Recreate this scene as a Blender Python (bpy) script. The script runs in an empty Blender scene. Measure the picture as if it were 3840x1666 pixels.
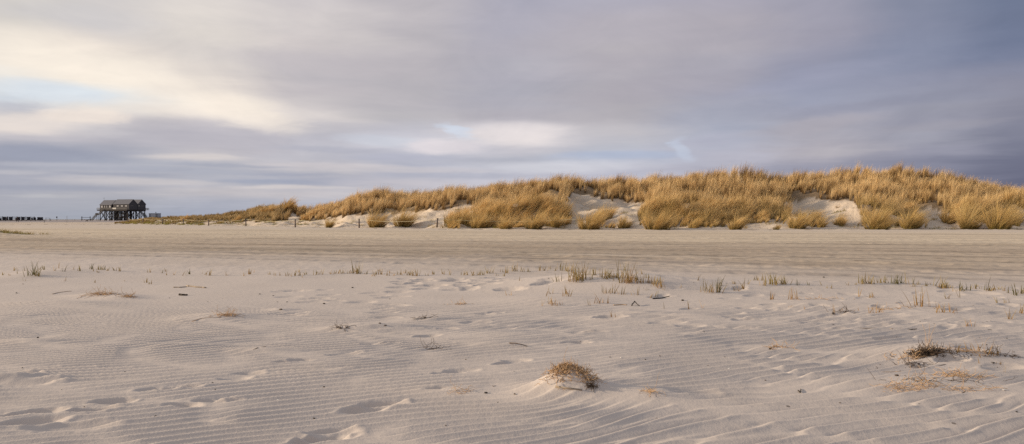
import bpy, math, random
import numpy as np
from mathutils import Vector, Matrix
random.seed(7)
rng = np.random.default_rng(11)
SC = bpy.context.scene
COL = SC.collection
R = math.radians

# ------------------------------------------------------------------ camera
F, CX, HZ, EYE = 2987.0, 1920.0, 822.0, 1.5        # focal length / horizon in photo pixels, eye height in metres
cam = bpy.data.cameras.new('camera'); camo = bpy.data.objects.new('camera', cam); COL.objects.link(camo)
camo.location = (0, 0, EYE); camo.rotation_euler = (R(90), 0, 0)
cam.sensor_width = 36; cam.lens = 36 * F / 3840; cam.shift_y = -11 / 3840
cam.clip_start = 0.1; cam.clip_end = 20000
SC.camera = camo
SC.view_settings.view_transform = 'Standard'; SC.view_settings.look = 'None'
SC.view_settings.exposure = 0.0; SC.view_settings.gamma = 1.0
SC.cycles.use_denoising = False; SC.cycles.max_bounces = 5; SC.cycles.diffuse_bounces = 3; SC.cycles.glossy_bounces = 2
SC.cycles.transparent_max_bounces = 4

# ------------------------------------------------------------------ light
SUN_AZ, SUN_EL = R(-91), R(14)                      # clockwise from the viewing direction
sun = bpy.data.lights.new('sun', 'SUN'); suno = bpy.data.objects.new('sun', sun); COL.objects.link(suno)
sun.energy = 5.0; sun.angle = R(2.0); sun.color = (1.0, 0.80, 0.57)
sd = Vector((math.sin(SUN_AZ) * math.cos(SUN_EL), math.cos(SUN_AZ) * math.cos(SUN_EL), math.sin(SUN_EL)))
suno.rotation_euler = sd.to_track_quat('Z', 'Y').to_euler(); suno.location = (-30, 0, 40)

# ------------------------------------------------------------------ sky: Nishita behind a procedural cloud layer
def lin(c):
    c = np.asarray(c, float) / 255.0
    return np.where(c <= 0.04045, c / 12.92, ((c + 0.055) / 1.055) ** 2.4)
SPX = [0, 384, 768, 1152, 1536, 1920, 2304, 2688, 3072, 3456, 3840]
SKY = {
 0:   [(211,205,199),(212,206,204),(221,213,208),(205,198,200),(188,182,188),(172,170,186),(175,172,187),(172,168,184),(158,157,175),(130,136,160),(106,117,146)],
 100: [(214,207,200),(212,206,205),(226,217,208),(212,204,202),(190,184,189),(176,173,187),(180,174,184),(180,173,181),(158,155,172),(132,138,163),(108,118,147)],
 170: [(242,230,214),(234,222,210),(217,209,204),(209,200,199),(190,184,189),(177,174,187),(182,176,183),(174,169,180),(153,152,171),(131,138,164),(110,121,152)],
 240: [(244,234,221),(243,231,217),(219,210,204),(196,189,193),(187,181,187),(179,176,187),(178,172,181),(169,166,179),(147,149,172),(137,143,168),(126,132,158)],
 300: [(236,234,229),(250,238,222),(236,224,213),(192,186,191),(186,181,187),(178,175,187),(177,172,181),(164,163,178),(146,150,174),(144,147,170),(140,140,160)],
 350: [(222,232,240),(226,233,238),(251,238,222),(200,192,195),(186,181,187),(177,175,187),(178,173,180),(161,161,179),(149,154,177),(146,148,168),(138,138,157)],
 400: [(186,187,198),(238,228,218),(250,237,222),(214,206,205),(187,182,188),(181,178,189),(178,173,180),(164,165,182),(156,159,181),(154,154,170),(130,130,150)],
 440: [(236,224,215),(226,217,213),(228,218,213),(222,213,210),(189,185,190),(184,179,188),(181,176,183),(165,168,186),(164,163,178),(150,150,168),(128,129,149)],
 490: [(228,217,212),(207,202,206),(190,186,196),(190,187,196),(196,194,204),(226,219,223),(194,190,196),(168,172,191),(172,169,180),(160,160,176),(124,126,148)],
 530: [(186,184,196),(190,186,195),(188,184,194),(190,188,199),(204,203,214),(220,213,216),(188,187,197),(174,177,195),(180,175,186),(156,156,172),(120,122,144)],
 565: [(152,157,176),(172,173,187),(188,184,193),(188,187,198),(196,195,207),(196,193,202),(182,184,197),(182,183,200),(182,176,184),(148,148,167),(113,116,140)],
 595: [(148,153,173),(162,166,182),(206,200,202),(190,188,198),(180,181,196),(176,178,192),(184,190,208),(182,180,195),(160,158,175),(138,139,160),(107,110,135)],
 640: [(176,176,188),(169,173,189),(171,175,190),(200,195,200),(174,177,195),(190,190,204),(184,184,200),(174,173,189),(146,147,168),(126,128,151),(101,104,130)],
 690: [(158,162,181),(194,189,194),(176,177,190),(163,168,188),(200,195,203),(196,195,208),(186,186,202),(172,172,188),(140,141,163),(120,122,146),(98,101,127)],
 730: [(172,173,184),(166,168,180),(198,192,196),(202,196,200),(188,187,198),(190,190,203),(184,184,200),(170,170,186),(138,139,161),(118,120,144),(96,99,125)],
 770: [(167,169,182),(165,168,181),(166,171,188),(174,177,192),(182,184,199),(186,187,201),(180,181,197),(168,168,185),(136,137,160),(116,118,142),(95,98,124)],
 822: [(161,165,178),(159,165,180),(157,164,183),(164,170,188),(172,177,194),(178,181,197),(174,177,194),(164,165,183),(134,136,159),(114,117,141),(94,97,123)],
}
SY = sorted(SKY); TAB = np.array([[lin(c) for c in SKY[y]] for y in SY])
def skycol(px, y):
    y = min(max(y, 0), 822); px = min(max(px, 0), 3840)
    i = min(int(np.searchsorted(SY, y, side='right') - 1), len(SY) - 2); t = (y - SY[i]) / (SY[i + 1] - SY[i])
    j = min(int(px // 384), 9); s = px / 384 - j
    a = TAB[i, j] * (1 - s) + TAB[i, j + 1] * s; b = TAB[i + 1, j] * (1 - s) + TAB[i + 1, j + 1] * s
    return a * (1 - t) + b * t

W = bpy.data.worlds.new('World'); SC.world = W; W.use_nodes = True
nt = W.node_tree; nt.nodes.clear()
class NB:
    """tiny node-tree builder"""
    def __init__(s, nt): s.nt = nt
    def n(s, t, **k):
        o = s.nt.nodes.new(t)
        for a, b in k.items(): setattr(o, a, b)
        return o
    def L(s, a, b): s.nt.links.new(a, b)
    def put(s, sock, v):
        if isinstance(v, bpy.types.NodeSocket): s.L(v, sock)
        elif v is not None: sock.default_value = v
    def m(s, op, a, b=None, c=None, clamp=False):
        o = s.n('ShaderNodeMath', operation=op, use_clamp=clamp)
        s.put(o.inputs[0], a); s.put(o.inputs[1], b); s.put(o.inputs[2], c); return o.outputs[0]
    def noise(s, vec, scale, detail=3, rough=.5, dist=0.0, col=False):
        o = s.n('ShaderNodeTexNoise'); s.put(o.inputs['Vector'], vec)
        o.inputs['Scale'].default_value = scale; o.inputs['Detail'].default_value = detail
        o.inputs['Roughness'].default_value = rough; o.inputs['Distortion'].default_value = dist
        return o.outputs['Color'] if col else o.outputs['Fac']
    def ramp(s, fac, stops, interp='LINEAR'):
        o = s.n('ShaderNodeValToRGB'); s.put(o.inputs[0], fac); e = o.color_ramp; e.interpolation = interp
        while len(e.elements) < len(stops): e.elements.new(0.5)
        for el, (p, c) in zip(e.elements, sorted(stops, key=lambda q: q[0])):
            el.position = p; el.color = (c if hasattr(c, '__len__') else (c, c, c))[:3] if False else tuple(list(c)[:3]) + (1,) if hasattr(c, '__len__') else (c, c, c, 1)
        return o.outputs[0]
    def mix(s, fac, a, b, blend='MIX'):
        o = s.n('ShaderNodeMix', data_type='RGBA', blend_type=blend)
        s.put(o.inputs[0], fac)
        for k, v in ((6, a), (7, b)):
            if isinstance(v, bpy.types.NodeSocket): s.L(v, o.inputs[k])
            else: o.inputs[k].default_value = tuple(v)[:3] + (1,)
        return o.outputs[2]
    def comb(s, x, y, z):
        o = s.n('ShaderNodeCombineXYZ'); s.put(o.inputs[0], x); s.put(o.inputs[1], y); s.put(o.inputs[2], z); return o.outputs[0]
    def sep(s, v):
        o = s.n('ShaderNodeSeparateXYZ'); s.L(v, o.inputs[0]); return o.outputs
b = NB(nt)
tc = b.n('ShaderNodeTexCoord'); dx, dy, dz = b.sep(tc.outputs['Generated'])
az = b.m('ARCTAN2', dx, dy)                                           # 0 = ahead, + to the right
hor = b.m('SQRT', b.m('ADD', b.m('MULTIPLY', dx, dx), b.m('MULTIPLY', dy, dy)))
el = b.m('ARCTAN2', dz, hor)
den = b.m('ADD', b.m('MAXIMUM', dz, 0.0), 0.045)
plane = b.comb(b.m('DIVIDE', dx, den), b.m('DIVIDE', dy, den), 0.0)   # the cloud layer's own flat coordinates
wx, wy, wz = b.sep(b.noise(plane, 0.75, 4, .55, .6, True))
streak = b.noise(b.comb(b.m('MULTIPLY', az, 5.0), b.m('MULTIPLY', el, 42.0), 1.7), 1.0, 4, .55, .5)
fine = b.noise(plane, 1.9, 5, .58, .8)
soft = b.noise(b.comb(b.m('MULTIPLY', az, 6.0), b.m('MULTIPLY', el, 16.0), 4.2), 1.0, 5, .6, 1.0)
az2 = b.m('ADD', az, b.m('MULTIPLY', b.m('SUBTRACT', wx, .5), 0.15))
elw = b.m('MULTIPLY', b.m('SUBTRACT', wy, .5), b.m('MINIMUM', b.m('ADD', b.m('MULTIPLY', b.m('ABSOLUTE', el), 0.15), 0.003), 0.035))
el2 = b.m('ADD', b.m('ADD', el, elw), b.m('MULTIPLY', b.m('SUBTRACT', streak, .5), 0.009))
azf = b.m('ADD', b.m('DIVIDE', az2, 2 * math.pi), 0.5)
els = [math.atan((822 - y) / F) for y in reversed(SY)]                # horizon first
azs = [math.atan((p - CX) / F) for p in SPX]
LEFT, BACK = np.array([.80, .70, .60]), np.array([.62, .57, .56])
prev = None; ramps = []
for k, e in enumerate(els):
    st = [(0.0, BACK), (0.27, LEFT * (0.75 if e < .06 else 1.0)), (0.33, LEFT * .95 if e > .06 else LEFT * .62)]
    for p, a in zip(SPX, azs):
        st.append((a / (2 * math.pi) + .5, skycol(p, 822 - F * math.tan(e) / math.cos(a))))
    st += [(0.70, np.array([.16, .19, .30])), (0.80, np.array([.30, .30, .36])), (1.0, BACK)]
    ramps.append((e, b.ramp(azf, st, 'B_SPLINE' if False else 'EASE')))
ramps.append((0.42, b.ramp(azf, [(0, (.34, .33, .35)), (.3, (.92, .84, .77)), (.42, (.80, .75, .73)), (.55, (.50, .48, .52)), (.72, (.24, .26, .34)), (1, (.34, .33, .35))], 'EASE')))
ramps.append((0.9, b.ramp(azf, [(0, (.44, .46, .51)), (.4, (.56, .56, .59)), (.65, (.38, .40, .47)), (1, (.44, .46, .51))], 'EASE')))
cl = ramps[0][1]
for (e0, c0), (e1, c1) in zip(ramps, ramps[1:]):
    mr = b.n('ShaderNodeMapRange', interpolation_type='SMOOTHSTEP'); b.L(el2, mr.inputs[0])
    mr.inputs[1].default_value = e0; mr.inputs[2].default_value = e1
    cl = b.mix(mr.outputs[0], cl, c1)
# single clouds, gaps and streaks: column, row, half width, half height, turn, colour, strength, edge softness
CLOUDS = [(800,512,370,62,-.10,(184,180,190),.7,.5),(930,425,260,62,-.20,(252,238,222),.75,.35),(300,235,430,85,-.12,(254,241,224),.75,.3),(190,345,215,42,-.05,(222,231,240),.75,.5),
 (30,402,130,30,0,(190,191,202),.7,.3),(330,432,190,34,.04,(246,230,216),.7,.5),(120,470,260,36,.05,(240,226,216),.5,.4),(100,575,420,38,0,(146,152,174),.7,.4),(740,592,230,14,0,(222,212,208),.7,.2),(230,618,420,11,0,(182,182,194),.6,.2),(900,622,330,9,0,(160,165,184),.6,.2),(420,655,300,10,0,(150,156,176),.6,.2),(1250,560,260,14,-.02,(172,173,189),.6,.3),(1100,655,240,8,0,(160,165,186),.55,.2),(60,648,200,10,0,(190,188,196),.6,.2),(1200,620,300,12,0,(208,201,205),.75,.3),
 (700,640,560,17,0,(166,170,187),.6,.3),(560,682,330,15,0,(203,197,200),.8,.3),(1080,703,260,10,0,(214,206,206),.85,.3),(990,680,200,10,0,(156,163,185),.7,.3),(250,707,340,15,0,(153,158,177),.7,.3),(180,738,190,10,0,(184,184,191),.7,.3),
 (1440,530,160,24,-.06,(204,208,220),.6,.5),(1650,548,170,32,0,(224,216,221),.85,.5),(1722,488,80,26,-.25,(208,220,238),.7,.5),(1950,505,220,48,0,(234,224,223),.75,.4),(1500,590,260,15,0,(176,178,197),.6,.3),
 (1500,635,380,15,0,(204,198,203),.7,.3),(1700,657,330,14,0,(174,177,194),.6,.3),(2100,625,400,24,0,(210,210,219),.7,.3),(2350,582,270,18,0,(168,180,206),.7,.4),(2560,560,70,36,-.5,(190,199,219),.7,.5),(3120,570,260,20,.04,(190,184,190),.5,.2),
 (2480,330,420,60,.10,(170,164,176),.5,.3),(3060,470,260,34,.08,(176,170,180),.6,.4),(3240,400,380,26,.10,(138,139,160),.4,.3),(300,60,330,42,0,(205,201,202),.55,.4),(2250,120,560,60,.15,(182,176,185),.5,.3),(3000,300,420,36,.14,(156,158,182),.4,.3),
 (3500,480,240,22,.05,(160,157,170),.5,.3),(1300,250,420,42,-.05,(193,186,191),.5,.3),(1250,130,330,40,-.1,(214,206,204),.4,.3),(2700,520,160,26,.05,(178,178,196),.5,.4)]
bv = b.n('ShaderNodeVectorMath', operation='ADD')
b.L(b.comb(az, el, 0.0), bv.inputs[0])
nz = b.noise(b.comb(b.m('MULTIPLY', az, 9.0), b.m('MULTIPLY', el, 34.0), 9.0), 1.0, 5, .62, .4, True); n0, n1, n2 = b.sep(nz)
b.L(b.comb(b.m('MULTIPLY', b.m('SUBTRACT', n0, .5), .11), b.m('MULTIPLY', b.m('MULTIPLY', b.m('SUBTRACT', n1, .5), .10), b.m('MINIMUM', b.m('ADD', el, .04), .22)), 0.0), bv.inputs[1])
for (px_, y_, hw, hh, tn, c_, k_, sf) in CLOUDS:
    mp = b.n('ShaderNodeMapping', vector_type='TEXTURE'); b.L(bv.outputs[0], mp.inputs[0]); a_ = math.atan((px_ - CX) / F)
    mp.inputs['Location'].default_value = (a_, math.atan((822 - y_) / F * math.cos(a_)), 0); mp.inputs['Rotation'].default_value = (0, 0, tn); mp.inputs['Scale'].default_value = (hw / F * math.cos(a_) ** 2, hh / F * math.cos(a_), 1)
    ln = b.n('ShaderNodeVectorMath', operation='LENGTH'); b.L(mp.outputs[0], ln.inputs[0])
    mr = b.n('ShaderNodeMapRange', interpolation_type='SMOOTHSTEP'); b.L(ln.outputs['Value'], mr.inputs[0]); mr.inputs[1].default_value = 1.25; mr.inputs[2].default_value = sf; mr.inputs[3].default_value = 0; mr.inputs[4].default_value = k_
    cl = b.mix(mr.outputs[0], cl, tuple(lin(c_)))
shade = b.m('ADD', b.m('MULTIPLY', b.m('SUBTRACT', fine, .5), 0.16), b.m('ADD', b.m('MULTIPLY', b.m('SUBTRACT', soft, .5), 0.30), b.m('MULTIPLY', b.m('SUBTRACT', streak, .5), 0.10)))
cl = b.mix(1.0, cl, b.comb(b.m('ADD', shade, 1.0), b.m('ADD', b.m('MULTIPLY', shade, .93), 1.0), b.m('ADD', b.m('MULTIPLY', shade, .75), 1.0)), 'MULTIPLY')
hs_ = b.n('ShaderNodeHueSaturation'); hs_.inputs['Saturation'].default_value = .88; b.L(cl, hs_.inputs['Color']); cl = hs_.outputs[0]
bg = b.n('ShaderNodeBackground'); b.L(cl, bg.inputs[0]); bg.inputs[1].default_value = 1.0
nish = b.n('ShaderNodeTexSky', sky_type='NISHITA'); nish.sun_disc = False
nish.sun_elevation = SUN_EL; nish.sun_rotation = SUN_AZ % (2 * math.pi)
bg2 = b.n('ShaderNodeBackground'); b.L(nish.outputs[0], bg2.inputs[0]); bg2.inputs[1].default_value = 0.09
ms = b.n('ShaderNodeMixShader'); b.put(ms.inputs[0], 0.97); b.L(bg2.outputs[0], ms.inputs[1]); b.L(bg.outputs[0], ms.inputs[2])
wo = b.n('ShaderNodeOutputWorld'); b.L(ms.outputs[0], wo.inputs[0])
W.cycles.sampling_method = 'MANUAL'; W.cycles.sample_map_resolution = 512

# ------------------------------------------------------------------ numpy noise
_perm = rng.permutation(512).astype(np.int64); _g = rng.normal(size=(512, 2)); _g /= np.linalg.norm(_g, axis=1)[:, None]
def pn(x, y):
    x = np.asarray(x, float); y = np.asarray(y, float)
    xi = np.floor(x).astype(np.int64); yi = np.floor(y).astype(np.int64); fx = x - xi; fy = y - yi
    u = fx * fx * fx * (fx * (fx * 6 - 15) + 10); v = fy * fy * fy * (fy * (fy * 6 - 15) + 10)
    def g(i, j):
        h = _perm[(_perm[(xi + i) & 511] + yi + j) & 511]
        return _g[h, 0] * (fx - i) + _g[h, 1] * (fy - j)
    a = g(0, 0) * (1 - u) + g(1, 0) * u; c = g(0, 1) * (1 - u) + g(1, 1) * u
    return (a * (1 - v) + c * v) * 1.4
def fbm(x, y, o=3):
    s = 0; a = 1.0
    for k in range(o): s = s + a * pn(x * 2 ** k + 13.7 * k, y * 2 ** k - 7.3 * k); a *= .5
    return s
def sst(a, b_, x):
    t = np.clip((x - a) / (b_ - a), 0, 1); return t * t * (3 - 2 * t)

# ------------------------------------------------------------------ terrain
ZF = 0.42
DT = np.array([  # column, foot, +6 m, +14 m, +26 m, crest (+42 m): photo row on which the bare ground lies
 [-3000,860,845,825,800,790],[430,841,840,837,834,832],[480,841,839,836,832,830],[600,843,839,833,826,821],[700,845,840,834,826,819],[800,846,841,834,824,814],
 [900,848,842,836,824,808],[960,849,843,836,818,793],[1010,850,843,836,812,784],[1100,851,845,836,811,784],[1150,852,846,838,816,794],
 [1200,852,845,834,806,782],[1300,855,846,830,792,752],[1400,856,847,829,786,734],[1500,857,848,830,788,730],[1600,858,848,826,772,727],
 [1700,859,848,820,760,716],[1800,859,846,808,748,708],[1900,860,842,796,740,700],[2000,860,836,782,734,694],[2100,860,830,774,728,688],
 [2160,860,838,798,742,682],[2250,861,842,800,756,680],[2350,861,843,802,762,683],[2450,861,838,792,748,685],[2520,861,832,780,735,678],
 [2600,861,830,778,730,672],[2700,861,832,782,734,672],[2800,861,832,782,732,670],[2900,861,830,778,728,668],[2960,861,838,798,748,668],
 [3100,861,842,800,754,662],[3200,861,838,792,742,658],[3260,861,830,774,724,655],[3400,860,826,766,718,650],[3500,860,826,772,724,658],
 [3600,860,828,778,730,680],[3700,860,822,772,742,706],[3840,860,832,784,756,722],[4300,860,835,792,765,740],[6500,860,845,820,800,790]], float)
_c = DT[:, 0]; _w = np.clip((_c - 1050) / 150, 0, 1)
DT[:, 5] += 20 * _w; DT[:, 4] += 13 * _w; DT[:, 3] += 5 * _w
def foot(px, x):
    yb = np.interp(px, DT[:, 0], DT[:, 1])
    return (EYE - ZF) * F / (yb - HZ)
def wpx(px, y):          # world x,y of a photo pixel on an almost flat ground, by fixed point
    d = 10.0
    for _ in range(30): d = (EYE - float(flatz(np.array([d]))[0])) * F / (y - HZ)
    return (px - CX) / F * d, d
def flatz(d): return ZF * sst(7.5, 27.0, d)
# mounds: px, py, radius x, radius y, height
MOUNDS = [(2130,1474,.23,.17,.135),(2115,1470,.42,.36,.05),(2230,1480,.60,.16,.05),(3480,1345,.55,.45,.11),(3420,1440,.75,.40,.05),(3640,1330,.8,.5,.06),
          (390,1112,.55,.22,.075),(460,1120,.35,.2,.045),(210,1142,.8,.25,.06),(850,1192,.45,.22,.07),(760,1205,.5,.15,.04),(1430,1232,.55,.18,.08),(1310,1240,.45,.14,.05),
          (250,1022,1.4,.5,.05),(130,1036,.7,.45,.07),(110,1285,.32,.16,.05),(1050,1165,.2,.15,.035),(1610,1200,.35,.15,.03),(2180,1075,1.6,1.0,.14),(2360,1075,1.7,1.1,.15),
          (2480,1085,1.0,.7,.07),(2090,1130,.9,.5,.07),(2310,1195,.45,.25,.05),(2390,1180,.3,.16,.04),(2590,1190,.5,.3,.04),(2930,1085,1.4,.6,.08),(3300,1075,2.0,.7,.09),
          (3560,1150,.8,.45,.07),(3100,1150,1.1,.4,.06),(3480,1185,1.2,.45,.05),(3640,1225,.8,.3,.05),(3180,1345,.5,.25,.03),(2440,1495,.35,.2,.045),(1720,1470,.3,.18,.035),
          (980,1320,.35,.15,.05),(1850,1290,.5,.2,.03),(2910,1310,.4,.2,.04),(60,1430,.30,.12,.06),(640,1300,.4,.15,.02),(1880,1250,.5,.2,.03),(3780,1100,1.4,.6,.06)]
# footprints: px, py, length m, depth m, turn
FOOT = [(130,1548,.34,.050,.6),(105,1585,.40,.050,.5),(20,1562,.3,.05,.4),(345,1538,.30,.04,.5),(425,1508,.28,.035,.3),(590,1463,.28,.04,.3),(690,1453,.26,.03,.2),(880,1421,.24,.03,.4),(930,1402,.26,.035,.3),
 (1052,1363,.22,.035,.4),(1130,1354,.22,.025,.1),(1290,1327,.32,.035,.5),(1402,1288,.26,.035,.2),(1460,1285,.22,.025,.2),(1600,1258,.3,.03,.5),(1632,1233,.22,.025,.1),(1680,1230,.24,.022,.1),(1785,1207,.4,.03,.3),
 (1820,1178,.26,.025,.2),(1862,1172,.2,.025,.1),(1365,1532,.34,.045,.5),(1430,1513,.32,.04,.2),(1195,1640,.34,.055,.8),(1245,1612,.30,.04,.3),(1275,1630,.25,.03,.6),(1640,1462,.24,.035,.3),(1685,1396,.28,.03,.5),(1735,1388,.28,.02,.1),
 (1895,1362,.26,.035,.6),(1935,1352,.26,.03,.1),(2175,1245,.32,.04,.3),(2235,1243,.3,.03,.2),(2290,1196,.42,.055,.2),(2165,1288,.3,.035,.3),(2590,1222,.34,.03,.1),(2750,1176,.3,.03,.1),(60,1440,.55,.05,.2),(20,1415,.5,.05,.1),
 (3570,1370,.3,.04,.2),(3640,1345,.3,.03,.2),(3760,1385,.4,.03,.3),(3380,1265,.3,.03,.1),(3320,1272,.26,.025,.3),(270,1600,.5,.03,.2),(2600,1480,.4,.02,.1),(2350,1465,.22,.03,.1),(690,1520,.24,.03,.1),(780,1503,.2,.03,.1),(860,1500,.2,.02,.2)]
for _ in range(46):
    FOOT.append((random.uniform(1480, 2150), random.uniform(1044, 1096), random.uniform(.28, .55), .035, random.uniform(-.1, .5)))
for _ in range(70):
    FOOT.append((random.uniform(2380, 3840), random.uniform(1075, 1235), random.uniform(.2, .45), random.uniform(.012, .028), random.uniform(-.4, .8)))
for _ in range(26):
    FOOT.append((random.uniform(950, 1500), random.uniform(1085, 1190), random.uniform(.25, .5), .02, random.uniform(-.1, .4)))
MW = [(*wpx(m[0], m[1]), m[2], m[3], m[4]) for m in MOUNDS]
FW = [(*wpx(f[0], f[1]), f[2], f[3], f[4]) for f in FOOT]
# wave packets of the ripples
def packet(n, lam, dl, ang, da, seed):
    r = np.random.default_rng(seed); k = 2 * math.pi / (lam * (1 + dl * r.normal(size=n))); a = ang + da * r.normal(size=n)
    return -np.sin(a) * k, np.cos(a) * k, r.uniform(0, 6.283, n)
PK = [packet(16, .155, .055, R(25), R(5), 3), packet(16, .205, .07, R(33), R(9), 5)]
def ripple(x, y):
    out = []
    wx_ = .10 * pn(x * .7, y * .7); wy_ = .16 * pn(x * .45 + 9, y * .45)
    mx, my = MW[0][0], MW[0][1]                   # crests swing round the root clump
    g = np.exp(-(((x - mx - .35) / .9) ** 2 + ((y - my + .55) / .8) ** 2))
    X = x + wx_; Y = y + wy_ - .55 * g * (x - mx)
    for kx, ky, ph in PK:
        re = np.zeros_like(X); im = np.zeros_like(X)
        for i in range(len(kx)):
            p = kx[i] * X + ky[i] * Y + ph[i]; re += np.cos(p); im += np.sin(p)
        A = np.sqrt(re * re + im * im) / math.sqrt(len(kx)); c = re / (A * math.sqrt(len(kx)) + 1e-6); s = im / (A * math.sqrt(len(kx)) + 1e-6)
        prof = s - .42 * (2 * s * c) + .10 * (3 * s - 4 * s ** 3)
        out.append(prof * np.clip(A * 1.3, 0, 1))
    t = sst(-.6, 2.4, x + .8 * pn(x * .5, y * .5) + .15 * (y - 6))
    return (out[0] * (1 - t) * .0165 + out[1] * t * .0195) * sst(2, 7, y + 1.5)
HUM = [(px, o_, rx, ry, h) for px, o_, rx, ry, h in ((1415,5,1.9,1.6,.25),(1520,5,2.2,1.7,.28),(1800,9,4.0,2.5,1.0),(1905,7,3.0,2.2,.8),(2040,8,3.6,2.6,1.3),(2225,4,2.4,1.7,.7),(2345,5,1.6,1.2,.35),(2480,7,3.6,2.5,1.35),
 (2610,10,3.2,2.4,.9),(2740,8,3.6,2.5,1.2),(2870,9,3.2,2.4,1.1),(2985,5,2.0,1.6,.5),(3262,7,3.4,2.4,1.4),(3400,9,3.4,2.3,.9),(3520,12,3,2.2,.9),(3640,7,3.2,2.2,1.3),(3790,8,3.4,2.3,1.0),(3950,8,4,3,1.2),
 (2080,20,5,3,1.0),(2600,24,6,3,1.2),(2850,21,5,3,1.2),(3300,22,6,3,1.3),(3560,24,5,3,1.1),(1700,22,6,3,.9),(1500,24,7,3,.8),(1300,23,6,3,.6),(2660,38,5,4,.7),(3420,40,9,4,.8),(2180,38,5,4,.5),(2900,34,4,3,.5),(3120,36,5,3,.5),
 (1005,30,3.0,3,.7),(1080,33,2.0,2.4,.95),(930,26,4,3,.5),(1450,36,8,4,.6),(1230,30,5,3,.6))]
LEE = []
def H(x, y, detail=False):
    x = np.asarray(x, float); y = np.asarray(y, float); d = np.maximum(y, .5)
    px = CX + F * x / d
    z = flatz(d)
    D = foot(px, x) + (1.6 * pn(x * .11, 3.3 + 0 * x) + 1.8 * pn(x * .31, 7.7 + 0 * x)) * sst(1000, 1500, px)
    o = d - D
    def rowy(oo):
        ys = [np.interp(px, DT[:, 0], DT[:, k]) for k in (1, 2, 3, 4, 5)]; ks = [0, 6, 14, 26, 42]
        r = ys[0]
        for k in range(4):
            t = np.clip((oo - ks[k]) / (ks[k + 1] - ks[k]), 0, 1); r = r + t * (ys[k + 1] - ys[k])
        return r
    yy = (rowy(o - 1.6) + rowy(o) + rowy(o + 1.6)) / 3
    dd = np.minimum(d, D + 42)
    zd = EYE - (yy - HZ) * dd / F
    zd = np.where(o > 42, ZF + (zd - ZF) * (1 - .8 * sst(44, 95, o)), zd)
    A = sst(425, 520, px) * sst(-1.8, 1.0, o)
    inner = sst(0, 4.5, o) * (.45 * sst(480, 620, px) + .55 * sst(900, 1200, px))
    hum = .95 * (np.abs(fbm(x * .085 + .05 * y, y * .075, 2)) * 1.6 - .55) * sst(-2, 14, o) + .62 * fbm(x * .17 + .1 * y, y * .15 + 5, 3) + .16 * fbm(x * .6, y * .6, 2)
    D0 = foot(px, x); o0_ = d - D0
    for (hp, ho, rx, ry, h) in HUM:                    # hummocks, steeper on their right-hand lee side
        hd = float(foot(np.array([float(hp)]), 0)[0]) + ho; hx = (hp - CX) / F * hd
        m = (np.abs(x - hx) < 3.2 * rx) & (np.abs(y - hd) < 3 * ry)
        if m.any():
            u = (x - hx) / rx; u = np.where(u > 0, u * 1.7, u * .85)
            hum = hum + np.where(m, h * np.exp(-(u ** 2 + ((y - hd) / ry) ** 2)), 0)
    z = z + (zd - z) * A + hum * inner * A + A * (1 - inner) * .07 * fbm(x * .5, y * .5, 2) * sst(-1, 2, o)
    # low dune at the far left edge of the beach
    z = z + .42 * np.exp(-(((x + 36.2) / 2.0) ** 2 + ((y - 54) / 2.2) ** 2)) + .12 * np.exp(-(((x + 33.4) / 1.2) ** 2 + ((y - 52) / 1.4) ** 2))
    # undulation
    z = z + .018 * pn(x * .33, y * .33) * (1 - sst(22, 32, d)) + .008 * pn(x * .9 + 5, y * .9) * (1 - sst(20, 30, d)) * sst(3, 6, d)
    z = z + .03 * pn(x * .05, y * .12) * sst(22, 40, d) * (1 - A)
    for (mx, my, rx, ry, h) in MW:
        m = (np.abs(x - mx) < 4 * rx) & (np.abs(y - my) < 4 * ry)
        if m.any():
            q = ((x - mx) / rx) ** 2 + ((y - my) / ry) ** 2
            bump = h * np.exp(-q * .9)
            z = z + np.where(m, bump, 0)
    if detail:
        sup = np.zeros_like(z)
        for (mx, my, rx, ry, h) in MW:
            if h < .035: continue
            L = 1.2 * rx                                  # smooth lee tail, running right and towards the camera
            u = (x - mx) * .86 - (y - my) * .5; v = (x - mx) * .5 + (y - my) * .86
            m = (u > -2 * rx) & (u < 5 * rx + 1) & (np.abs(v) < 3 * ry)
            sup = np.maximum(sup, np.where(m, np.exp(-(v / (ry * 1.1)) ** 2) * sst(-1.1 * rx, 0.1 * rx, u) * (1 - sst(1.2 * rx, 3.6 * rx + .3, u)), 0))
        sup = np.maximum(sup, sst(.22, .6, pn(x * .42 + 3, y * .42 + 8)) * .55)
        sup = np.maximum(sup, sst(11.2, 14.2, d + .05 * x))
        r = np.zeros_like(z); k = (d < 19)
        r[k] = ripple(x[k], y[k])
        z = z + r * (1 - sup) * (1 + .35 * pn(x * .8, y * .8))
        for (fx, fy, ln, dp, a) in FW:
            m = (np.abs(x - fx) < ln * 1.6) & (np.abs(y - fy) < ln * 1.6)
            if not m.any(): continue
            X = x[m] - fx; Y = y[m] - fy; u = X * math.cos(a) + Y * math.sin(a); v = -X * math.sin(a) + Y * math.cos(a)
            q = (u / (ln * .55)) ** 2 + (v / (ln * .27 * (1 + .25 * np.sign(u) * (np.abs(u) / ln)))) ** 2
            z[m] += -dp * np.exp(-q ** 1.7) * 1.05 + dp * .16 * np.exp(-((np.sqrt(q) - 1.28) / .24) ** 2) * (1 + .7 * pn(X * 14 + fx * 9, Y * 14))
            z[m] -= 0
        # trampled patch on the right
        tr = .30 * sst(2.2, 4.5, x + .3 * pn(x, y)) * sst(8.5, 10, d) * (1 - sst(17, 20, d)) + .55 * sst(17.5, 19, d) * (1 - sst(60, 90, d)) * (1 - A)
        z = z + tr * (.012 * fbm(x * 3.1, y * 3.1, 3)) + .05 * np.exp(-((o + 3.5) / 3.0) ** 2) * fbm(x * 1.1, y * .7, 3)
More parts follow.
